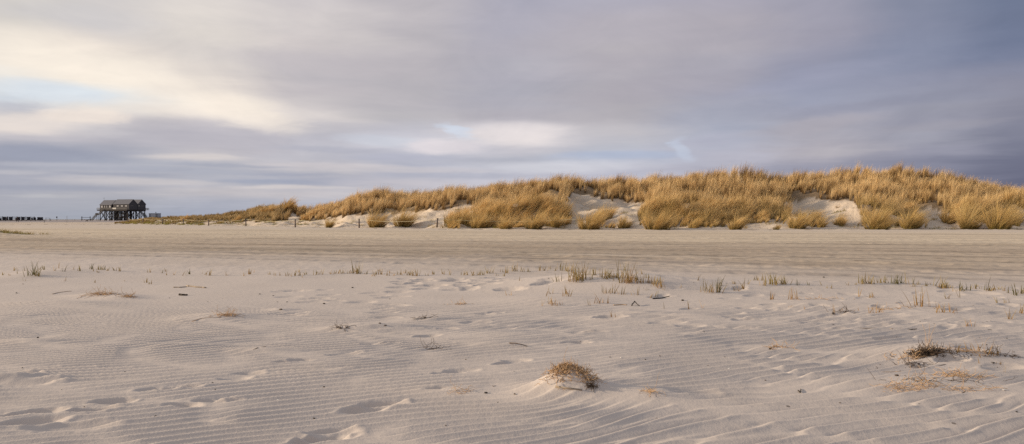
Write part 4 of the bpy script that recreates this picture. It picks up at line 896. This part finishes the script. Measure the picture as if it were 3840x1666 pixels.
for (px_, py_, r_, lb) in ((2329, 1343, .010, 'tiny white shell piece above the foreground root clump'), (2735, 1384, .012, 'tiny white shell piece in the ripples right of the root clump'), (1043, 1502, .008, 'tiny white shell piece in the ripples of the lower centre'), (3766, 1465, .012, 'small white shell piece near the lower right edge'), (1400, 1340, .006, 'tiniest white shell speck by the footprint trail')):
    h_ = hit(px_, py_); o = bpy.data.objects.new('shell', lump('shell', 1, M_SHELL, .3, int(px_))); COL.objects.link(o)
    o.location = (h_[0], h_[1], h_[2] + .006); o.scale = (r_, r_, r_); tag(o, lb, 'shell', 'shell pieces on the sand')

# ------------------------------------------------------------------ rope fence
fence = empty('rope_fence', hit(1347, 855)); tag(fence, 'low fence of weathered posts strung with a pale rope along the foot of the dune', 'fence')
FP = fence.location.copy()
tops = []
for (px_, pb, ht) in ((480, 838, 1.15), (536, 839, 1.15), (609, 841, 1.15), (687, 843, 1.15), (782, 846, 1.05), (922, 848, 1.15), (1107, 853, 1.08), (1347, 855, 1.12), (1638, 853, 1.05), (2184, 858, 1.15)):
    h_ = hit(px_, pb); p = Vector(h_) - FP; lean = rs.uniform(-.05, .05) + (.12 if px_ == 1638 else 0)
    m = MB(); top = p + Vector((lean, 0, ht)); m.tube(p - Vector((0, 0, .3)), top, .095, .085, 9); pr = m.build('post', M_POST, fence, True)
    if px_ == 922: c_ = MB(); c_.tube(top - Vector((0, 0, .30)), top + Vector((0, 0, .02)), .14, .14, 9); c_.build('post_cap', M_DARKW, pr, True)
    tops.append(top - Vector((0, 0, .10)))
for a, c in zip(tops, tops[1:]):
    m = MB(); n = 26; pts = [a.lerp(c, k / n) - Vector((0, 0, (.28 if (c - a).length < 24 else .4) * 4 * (k / n) * (1 - k / n))) for k in range(n + 1)]
    for k, (p, q) in enumerate(zip(pts, pts[1:])):
        r_ = .016
        m.tube(p, q, r_, r_, 6, False)
    m.build('rope', M_ROPE, fence, True)

# ------------------------------------------------------------------ stilt house
def face_prism(mb, pts_a, pts_b):
    n = len(pts_a); mb.poly(list(pts_a) + list(pts_b), [tuple(range(n))[::-1], tuple(range(n, 2 * n))] + [(i, (i + 1) % n, n + (i + 1) % n, n + i) for i in range(n)])
HX = (483.8 - CX) / F * 538.0
house = empty('stilt_house', (HX, 538, ZF), R(-17)); tag(house, 'dark timber beach house with three gabled roofs standing on tall stilts', 'house')
DK, E, RG = 7.55, 3.75, 6.75          # deck level, eave and ridge above deck
def block(s0, s1, t0, t1, dz, eave_h=E, ridge_h=RG):
    tm = (t0 + t1) / 2; m = MB()
    prof = lambda s: [(s, t0, DK + .02), (s, t1, DK + .02), (s, t1, DK + eave_h + dz), (s, tm, DK + ridge_h + dz), (s, t0, DK + eave_h + dz)]
    face_prism(m, prof(s0), prof(s1)); w = m.build('wall', M_BOARD, house)
    m = MB(); ov = .35; th = .22; sl = (ridge_h - eave_h) / (tm - t0)
    for sg in (-1, 1):
        te = tm + sg * (tm - t0 + ov); ze = DK + eave_h + dz - sl * ov + .05
        A_ = [(s0 - .25, tm, DK + ridge_h + dz + .05), (s0 - .25, te, ze), (s0 - .25, te, ze + th), (s0 - .25, tm, DK + ridge_h + dz + th + .05)]
        face_prism(m, A_, [(s1 + .25,) + p[1:] for p in A_])
    m.build('roof', M_ROOF, house)
    # boarding strips along the gable verge and eaves
    return w
def window(s0, s1, z0, z1, t, shutter=None):
    m = MB(); m.box(((s0 + s1) / 2, t - .03, DK + (z0 + z1) / 2), (s1 - s0 + .16, .12, z1 - z0 + .16)); w = m.build('window', M_FRAME, house)
    m = MB(); m.box(((s0 + s1) / 2 + (shutter or 0) / 2, t - .11, DK + (z0 + z1) / 2), (s1 - s0 - (shutter or 0), .04, z1 - z0)); m.build('pane', M_PANE, w)
block(-24.4, -14.6, .0, 7.5, -.45); block(-13.1, 0, 0, 7.5, 0); block(-9.0, .15, 7.75, 15.2, 0)
# link between the two left blocks
m = MB(); m.box((-13.85, 4.2, DK + 1.7), (1.5, 5.0, 3.3)); m.build('wall', M_BOARD, house)
for (a, c_, sh) in ((-23.7, -22.0, .55), (-20.8, -19.95, .4), (-19.0, -18.2, .4), (-16.9, -15.3, .55)): window(a, c_, 1.35, 2.65, 0, sh)
for (a, c_) in ((-10.4, -8.5), (-6.9, -5.0), (-3.5, -1.5)): window(a, c_, 2.05, 2.75, 0, .3)
def gstrip(t0, t1, z, s):
    m = MB(); m.box((s + .06, (t0 + t1) / 2, DK + z), (.10, t1 - t0, .28)); m.build('window', M_TIMBERL, house)
gstrip(1.3, 4.1, 2.55, 0); gstrip(11.0, 13.6, 2.55, .15)
# lettering on the right gable
def stroke(mb, pts, w, s, t0, z0, h):
    for (a, b0), (c_, d_) in zip(pts, pts[1:]):
        p = Vector((s, t0 + a * h, z0 + b0 * h)); q = Vector((s, t0 + c_ * h, z0 + d_ * h)); mb.bar(p, q, w, .06)
m = MB(); stroke(m, [(0, 1), (.22, 0), (.42, .8), (.62, 0), (.84, 1)], .16, .27, 8.3, DK + 2.15, .85)
stroke(m, [(1.62, .85), (1.4, 1), (1.15, .88), (1.05, .5), (1.15, .12), (1.4, 0), (1.62, .15)], .16, .27, 8.3, DK + 2.15, .85)
m.build('sign_lettering', M_WHITE, house)
m = MB(); m.box((.18, 9.35, DK + 4.4), (.25, .35, .35)); m.build('gable_lamp', M_WHITE, house)
m = MB(); m.tube((-24.5, 3.75, DK + RG - .3), (-24.5, 3.75, DK + RG + 1.4), .05, .03); m.box((-24.6, 3.75, DK + RG + 1.2), (.55, .04, .35)); m.build('weather_vane', M_TIMBER, house)
# deck
m = MB(); m.box((-12.5, 6.75, DK - .12), (25.4, 17.5, .22)); m.box((-3.2, 17.0, DK - .12), (6.4, 3.0, .22)); m.build('deck', M_TIMBER, house)
m = MB()
for t in (-1.9, 1.5, 5, 8.5, 12, 15.3): m.box((-12.4, t, DK - .55), (24.6, .28, .62))
for s in (-25.1, .05): m.box((s, 6.75, DK - .45), (.25, 17.2, .42))
m.build('deck_beam', M_TIMBER, house)
def rail(p, q, n, name='railing'):
    m = MB(); p = Vector(p); q = Vector(q)
    for i in range(n + 1): a = p.lerp(q, i / n); m.bar(a, a + Vector((0, 0, 1.15)), .12)
    for z in (.32, .6, .88): m.bar(p + Vector((0, 0, z)), q + Vector((0, 0, z)), .06, .12)
    m.bar(p + Vector((0, 0, 1.18)), q + Vector((0, 0, 1.18)), .14, .12); return m.build(name, M_TIMBERL, house)
rail((-25.1, -1.9, DK), (.1, -1.9, DK), 14); rail((-25.1, -1.9, DK), (-25.1, 15.4, DK), 9); rail((.1, 15.4, DK), (.1, 18.4, DK), 2); rail((-6.3, 18.4, DK), (.1, 18.4, DK), 4); rail((.1, -1.9, DK), (.1, -.1, DK), 1)
m = MB(); m.box((-10.3, -2.06, DK + .72), (3.0, .08, .95)); m.build('notice_board', M_WHITE, house)
# stilts and cross braces
for s in (-23.6, -19.6, -15.6, -11.6, -7.6, -3.6, -.4):
    for t in (-.6, 4.8, 10.0, 15.0):
        m = MB(); m.tube((s, t, -.3), (s, t, DK - .5), .31, .29, 9); m.build('stilt', M_TIMBER, house, True)
SS = (-23.6, -19.6, -15.6, -11.6, -7.6, -3.6, -.4)
for t in (-.35, 5.05, 10.25):
    for i, (a, c_) in enumerate(zip(SS, SS[1:])):
        if (i + int(t)) % 3 == 2 and t > 0: continue
        m = MB(); m.bar((a, t, .5), (c_, t, DK - 1.0), .22, .26); m.bar((a, t + .28, DK - 1.0), (c_, t + .28, .5), .22, .26); m.build('cross_brace', M_TIMBER, house)
for s in (-23.3, -.1, -11.3):
    for (a, c_) in ((-.6, 4.8), (4.8, 10.0), (10.0, 15.0)):
        m = MB(); m.bar((s, a, .5), (s, c_, DK - 1.0), .16, .2); m.bar((s + .22, a, DK - 1.0), (s + .22, c_, .5), .16, .2); m.build('cross_brace', M_TIMBER, house)
m = MB()
for t in (-.6, 4.8, 10.0, 15.0): m.box((-12, t, DK - 1.05), (24.2, .2, .3))
m.build('tie_beam', M_TIMBER, house)
for (a, c_, tz) in ((-9.0, -15.4, -5.5), (-1.2, -6.5, -5.0)):
    m = MB(); m.bar((a, -.8, DK - .8), (c_, tz, -.1), .2); m.build('raking_pole', M_TIMBERL, house)
for (s, t, w) in ((-12.6, 2.5, 1.7), (-7.9, 6.5, 1.4), (-4.6, 2.2, 2.3)):
    m = MB(); m.box((s, t, DK / 2 - .3), (w, 1.6, DK - .7)); m.box((s, t - .84, DK / 2 - .3), (.08, .06, DK - .9)); m.build('service_shaft', M_BOARD, house)
def stairs(p, q, width, n):
    m = MB(); p = Vector(p); q = Vector(q); side = Vector((0, width / 2, 0))
    for sg in (-1, 1): m.bar(p + side * sg, q + side * sg, .1, .32)
    for i in range(n): a = p.lerp(q, (i + .5) / n); m.box(a, (.32, width, .06))
    st = m.build('staircase', M_TIMBER, house)
    m = MB()
    for sg in (-1, 1):
        for z in (.55, 1.05): m.bar(p + side * sg + Vector((0, 0, z)), q + side * sg + Vector((0, 0, z)), .08)
        for i in range(5): a = p.lerp(q, i / 4) + side * sg; m.bar(a, a + Vector((0, 0, 1.05)), .09)
    m.build('handrail', M_TIMBERL, st)
stairs((-29.0, -2.6, .05), (-24.6, -2.6, 4.0), 1.5, 18); stairs((-22.3, -2.8, 4.0), (-18.4, -2.8, DK), 1.5, 14)
m = MB(); m.box((-23.4, -2.7, 4.0), (2.6, 1.9, .16)); m.box((-24.4, -2.7, 1.9), (.2, .2, 4)); m.box((-22.5, -3.4, 1.9), (.2, .2, 4)); m.box((-23.4, -3.6, 4.6), (2.6, .06, 1.1)); m.build('stair_landing', M_TIMBER, house)
stairs((-3.0, 10.5, DK), (-.2, 15.2, 3.6), 1.6, 14); stairs((-1.5, 15.5, 3.6), (.6, 17.6, .1), 1.6, 14)
m = MB(); m.box((-.6, 15.6, 3.5), (2.4, 1.8, .16)); m.box((-.1, 16.3, 1.7), (.2, .2, 3.6)); m.build('stair_landing', M_TIMBER, house)

# grey building beyond, and the line of the causeway
def at(px, d, z=ZF): return Vector(((px - CX) / F * d, d, z))
gb = empty('distant_building', at(581, 760)); tag(gb, 'pale grey flat-roofed building far behind, right of the stilt house', 'building')
MP = 760 / F
m = MB(); m.box((0, 0, 4.2), (33 * MP, 7, 4.2)); m.build('wall', M_STEEL, gb)
m = MB(); m.box((-13 * MP, -3.6, 4.2), (5 * MP, .3, 4.0)); m.box((13 * MP, -3.6, 4.2), (6 * MP, .3, 4.0)); m.build('wall_panel', M_STEELD, gb)
m = MB(); m.box((0, 0, 1.1), (34 * MP, 6.5, 2.2)); m.build('base', M_TIMBER, gb)
m = MB(); m.box((0, 0, 6.45), (34 * MP, 7.4, .3)); m.build('roof', M_STEELD, gb)
pm = empty('mast', at(584.5, 700)); tag(pm, 'dark upright mast in front of the distant grey building', 'mast')
m = MB(); m.tube((0, 0, 0), (0, 0, 7.0), .22, .15); m.build('pole', M_TIMBER, pm); m = MB(); m.box((0, 0, 6.9), (.7, .3, .6)); m.build('mast_head', M_TIMBER, pm)
cw = empty('causeway', at(620, 700)); tag(cw, 'low dark timber walkway running right from the distant grey building', 'walkway')
MP = 700 / F
for px_ in range(550, 694, 6):
    m = MB(); m.tube(((px_ - 620) * MP, 0, 0), ((px_ - 620) * MP, 0, 3.1), .16, .14, 6); m.build('post', M_TIMBER, cw)
m = MB(); m.box((0, 0, 2.2), (150 * MP, 1.6, .35)); m.build('walkway_deck', M_TIMBER, cw)
m = MB(); m.box((0, -.8, 3.05), (150 * MP, .1, .14)); m.box((0, -.8, 2.65), (150 * MP, .1, .12)); m.build('railing', M_TIMBER, cw)

# ------------------------------------------------------------------ far left: platform with hooded beach chairs
pa, pb = at(-45, 420), at(167, 500)
plat = empty('viewing_platform', pa); tag(plat, 'low dark timber platform with post and rail fence at the far left', 'platform')
dirv = (pb - pa); Lp = dirv.length; u_ = dirv.normalized(); nrm = Vector((-u_.y, u_.x, 0))
m = MB(); Mx = Matrix((u_, nrm, Vector((0, 0, 1)))).transposed(); m.box(dirv / 2 + nrm * 3 + Vector((0, 0, .34)), (Lp, 6, .26), Mx); m.build('platform_deck', M_TIMBER, plat)
m = MB()
for i in range(12):
    m.bar(dirv * (i / 11), dirv * (i / 11) + Vector((0, 0, .3)), .3)
m.build('platform_foot', M_TIMBER, plat)
for i in range(13):
    p = dirv * (i / 12) + nrm * 5.8 + Vector((0, 0, .47)); m = MB(); m.bar(p, p + Vector((0, 0, 2.15)), .26 if i not in (4, 12) else .36); m.build('rail_post', M_TIMBER, plat)
m = MB()
for z in (.95, 1.45, 1.9): m.bar(nrm * 5.7 + Vector((0, 0, .47 + z)), dirv + nrm * 5.7 + Vector((0, 0, .47 + z)), .12, .16)
m.build('rail', M_TIMBER, plat)
def beach_chair(p, rz, sc, label):
    c_ = empty('beach_basket_chair', p, rz); sc *= .84; c_.scale = (sc, sc, sc); tag(c_, label, 'beach chair', 'hooded beach chairs on the platform')
    m = MB(); m.box((0, 0, .42), (1.25, .95, .80)); m.box((0, -.50, .2), (1.15, .08, .35)); bd = m.build('basket', M_BASKET, c_)
    m = MB(); prof = [(.45, .8), (.52, 1.35), (.40, 1.62), (.05, 1.70), (-.48, 1.58), (-.50, 1.48), (0, 1.58), (.32, 1.5), (.40, 1.3), (.34, .8)]
    face_prism(m, [(-.66, y, z) for y, z in prof], [(.66, y, z) for y, z in prof])
    side = [(.45, .8), (.50, 1.35), (.38, 1.6), (.05, 1.67), (-.46, 1.56), (-.1, .8)]
    for s in (-.62, .62): face_prism(m, [(s - .03, y, z) for y, z in side], [(s + .03, y, z) for y, z in side])
    m.build('hood', M_BASKET, c_)
    m = MB(); m.box((0, .05, .84), (1.1, .7, .08)); m.build('seat', M_TIMBERL, c_)
    for s in (-.66, .66): m = MB(); m.tube((s - .03, -.3, .75), (s + .03, -.3, .75), .1, .1, 8); m.build('handle', M_TIMBER, c_)
CH = [(2, .8, 'cut by the left edge of the frame'), (16, 1.25, 'leftmost whole one, overlapping its neighbour'), (26, 1.2, 'second whole one, close against the leftmost'), (40, 1.3, 'wide one left of the thick rail post'),
      (61, .95, 'small one just left of the walking person'), (70, 1.25, 'directly behind the walking person'), (87, 1.3, 'one standing alone right of the walking person'), (107, 1.3, 'widest one in the right half'), (120, .95, 'small narrow one between two big ones'),
      (130, 1.15, 'one just right of the small narrow one'), (145, 1.3, 'second from the right end'), (156, 1.3, 'rightmost one with a slanted top')]
for (px_, sc, lb) in CH:
    t = (px_ + 45) / 212.0
    # intersection of the view column with the platform's middle line
    for _ in range(20):
        q = pa + dirv * t + nrm * 2.6; cp = CX + F * q.x / q.y; t += (px_ - cp) / 212.0
    beach_chair((q.x, q.y, ZF + .47), rs.choice([0.0, math.pi, math.pi * .8, .3]), sc, 'hooded dark beach chair on the platform, ' + lb)
hr = empty('handrail', at(172, 480)); tag(hr, 'thin handrail stepping down from the right end of the platform', 'handrail')
MP = 480 / F
for (px_, h_) in ((172, 2.0), (187, 1.7), (190, .9)): m = MB(); m.bar(((px_ - 172) * MP, 0, 0), ((px_ - 172) * MP, 0, h_), .14); m.build('post', M_TIMBER, hr)
m = MB(); m.bar((0, 0, 1.7), (15 * MP, 0, 1.7), .12); m.bar((15 * MP, 0, 1.6), (18.5 * MP, 0, .3), .12); m.build('rail', M_TIMBER, hr)
def pole(px_, pyb, pyt, r_, label, name='marker_pole', cat='pole', mt=M_TIMBERL):
    D_ = (EYE - ZF) * F / (pyb - HZ); h_ = (pyb - pyt) * D_ / F; p = empty(name, at(px_, D_)); tag(p, label, cat)
    m = MB(); m.tube((0, 0, -.2), (0, 0, h_), r_, r_ * .8, 8); m.build('shaft', mt, p); return p, h_
pole(166, 835, 828, .12, 'short stake in the sand in front of the right end of the platform', 'stake', 'stake')
pl, hh = pole(213.5, 827.5, 815, .14, 'pole with a round sign far out on the sand right of the platform', 'sign_pole', 'sign', M_TIMBER)
m = MB(); m.tube((0, -.25, hh), (0, -.15, hh), .55, .55, 16); m.build('sign_disc', M_TIMBER, pl)
pl, hh = pole(251, 835.5, 811.5, .05, 'tall thin pole in the sand left of the stilt house', 'marker_pole', 'pole'); m = MB(); m.tube((0, 0, hh), (0, 0, hh + .12), .08, .02, 8); m.build('tip', M_TIMBER, pl)
pole(280.5, 827.8, 821, .13, 'short stake between the tall thin pole and the goal-like frame', 'stake', 'stake')
pole(245, 826.8, 823.5, .13, 'very short stake just left of the tall thin pole', 'stake', 'stake')
D_ = (EYE - ZF) * F / (828 - HZ); MP = D_ / F; gf = empty('timber_frame', at(307, D_)); tag(gf, 'two dark posts joined by two rails, like a goal, left of the stilt house', 'frame')
for px_ in (307, 338): m = MB(); m.bar(((px_ - 307) * MP, 0, 0), ((px_ - 307) * MP, 0, 16 * MP), .34); m.build('post', M_TIMBER, gf)
for z in (12, 4.2): m = MB(); m.bar((-3 * MP, 0, z * MP), (34 * MP, 0, z * MP), .22); m.build('rail', M_TIMBER, gf)

# ------------------------------------------------------------------ person and dog
def skinned(name, verts, edges, radii, mt, parent=None, levels=2):
    me = bpy.data.meshes.new(name); me.from_pydata(verts, edges, []); o = bpy.data.objects.new(name, me); COL.objects.link(o)
    s = o.modifiers.new('skin', 'SKIN'); me.skin_vertices.new() if not me.skin_vertices else None
    for v, r_ in zip(me.skin_vertices[0].data, radii): v.radius = (r_, r_)
    me.skin_vertices[0].data[0].use_root = True; s.use_smooth_shade = True
    sub = o.modifiers.new('sub', 'SUBSURF'); sub.levels = levels; sub.render_levels = levels
    me.materials.append(mt)
    if parent: o.parent = parent
    return o
D_ = 3226 / (833.6 - 822); pp = at(66, D_)
BV = [(0, 0, .95), (0, 0, 1.15), (0, 0, 1.38), (0, 0, 1.50), (0, -.01, 1.60), (0, 0, 1.72), (.10, 0, .90), (.22, .06, .48), (.30, .14, .08), (.30, .02, .04), (-.10, 0, .90), (-.20, -.04, .48), (-.28, -.02, .08), (-.28, -.14, .04),
      (.19, 0, 1.42), (.27, .05, 1.15), (.30, -.06, .92), (.31, -.09, .82), (-.19, 0, 1.42), (-.28, -.04, 1.15), (-.30, -.14, .94), (-.31, -.18, .84)]
BE = [(0, 1), (1, 2), (2, 3), (3, 4), (4, 5), (0, 6), (6, 7), (7, 8), (8, 9), (0, 10), (10, 11), (11, 12), (12, 13), (2, 14), (14, 15), (15, 16), (16, 17), (2, 18), (18, 19), (19, 20), (20, 21)]
for hb, sg in ((17, 1), (21, -1)):                     # fingers and thumb
    bx_, by_, bz_ = BV[hb]
    for k, (ox, oy, ln) in enumerate(((0, -.03, .07), (0, -.012, .08), (0, .008, .075), (0, .026, .06), (-.03 * sg, -.05, .045))):
        BV.append((bx_ + ox * .5, by_ + oy, bz_ - ln * .5)); BV.append((bx_ + ox, by_ + oy - .012, bz_ - ln)); q = len(BV); BE += [(hb, q - 2), (q - 2, q - 1)]
BR = [.13, .12, .15, .055, .09, .08, .09, .06, .042, .035, .09, .06, .042, .035, .06, .045, .035, .03, .06, .045, .035, .03] + [.010, .008] * 10
person = skinned('person', BV, BE, BR, M_SKIN); person.location = pp; tag(person, 'person in dark clothes walking on the far sand before the platform', 'person')
skinned('jacket', [BV[i] for i in (0, 1, 2, 14, 15, 16, 18, 19, 20)] + [(0, 0, 1.47)], [(0, 1), (1, 2), (2, 3), (3, 4), (4, 5), (2, 6), (6, 7), (7, 8), (2, 9)], [.17, .16, .185, .10, .075, .06, .10, .075, .06, .09], M_COAT, person)
skinned('trousers', [BV[i] for i in (0, 6, 7, 8, 10, 11, 12)], [(0, 1), (1, 2), (2, 3), (0, 4), (4, 5), (5, 6)], [.16, .12, .095, .075, .12, .095, .075], M_TROUS, person)
m = lump('hair', .125, M_HAIR, 1.0, 3); hro = bpy.data.objects.new('hair', m); COL.objects.link(hro); hro.parent = person; hro.location = (0, .03, 1.70)
for s in (-.03, .03): m = lump('eye', .012, M_FRAME, 1, 1); e_ = bpy.data.objects.new('eye', m); COL.objects.link(e_); e_.parent = person; e_.location = (s, -.095, 1.64)
m = lump('nose', .018, M_SKIN, 1, 2); e_ = bpy.data.objects.new('nose', m); COL.objects.link(e_); e_.parent = person; e_.location = (0, -.105, 1.61)
D_ = 3226 / (832 - 822)
dv = [(-.28, 0, .46), (0, 0, .44), (.26, 0, .50), (.42, 0, .66), (.56, 0, .64), (.66, 0, .60), (-.42, 0, .56), (-.54, 0, .68),
      (.26, .09, .28), (.27, .09, .04), (.24, -.09, .28), (.34, -.09, .04), (-.22, .09, .30), (-.34, .09, .18), (-.31, .09, .03), (-.26, -.09, .30), (-.40, -.09, .18), (-.40, -.09, .03), (.40, .05, .76), (.40, -.05, .76)]
de = [(0, 1), (1, 2), (2, 3), (3, 4), (4, 5), (0, 6), (6, 7), (2, 8), (8, 9), (2, 10), (10, 11), (0, 12), (12, 13), (13, 14), (0, 15), (15, 16), (16, 17), (3, 18), (3, 19)]
dog = skinned('dog', dv, de, [.11, .12, .14, .09, .06, .04, .03, .02, .045, .03, .045, .03, .06, .035, .03, .06, .035, .03, .025, .025], M_FUR)
dog.location = at(326, D_); dog.scale = (1.2, 1.2, 1.2); tag(dog, 'small dark dog trotting on the far sand below the goal-like frame', 'dog')
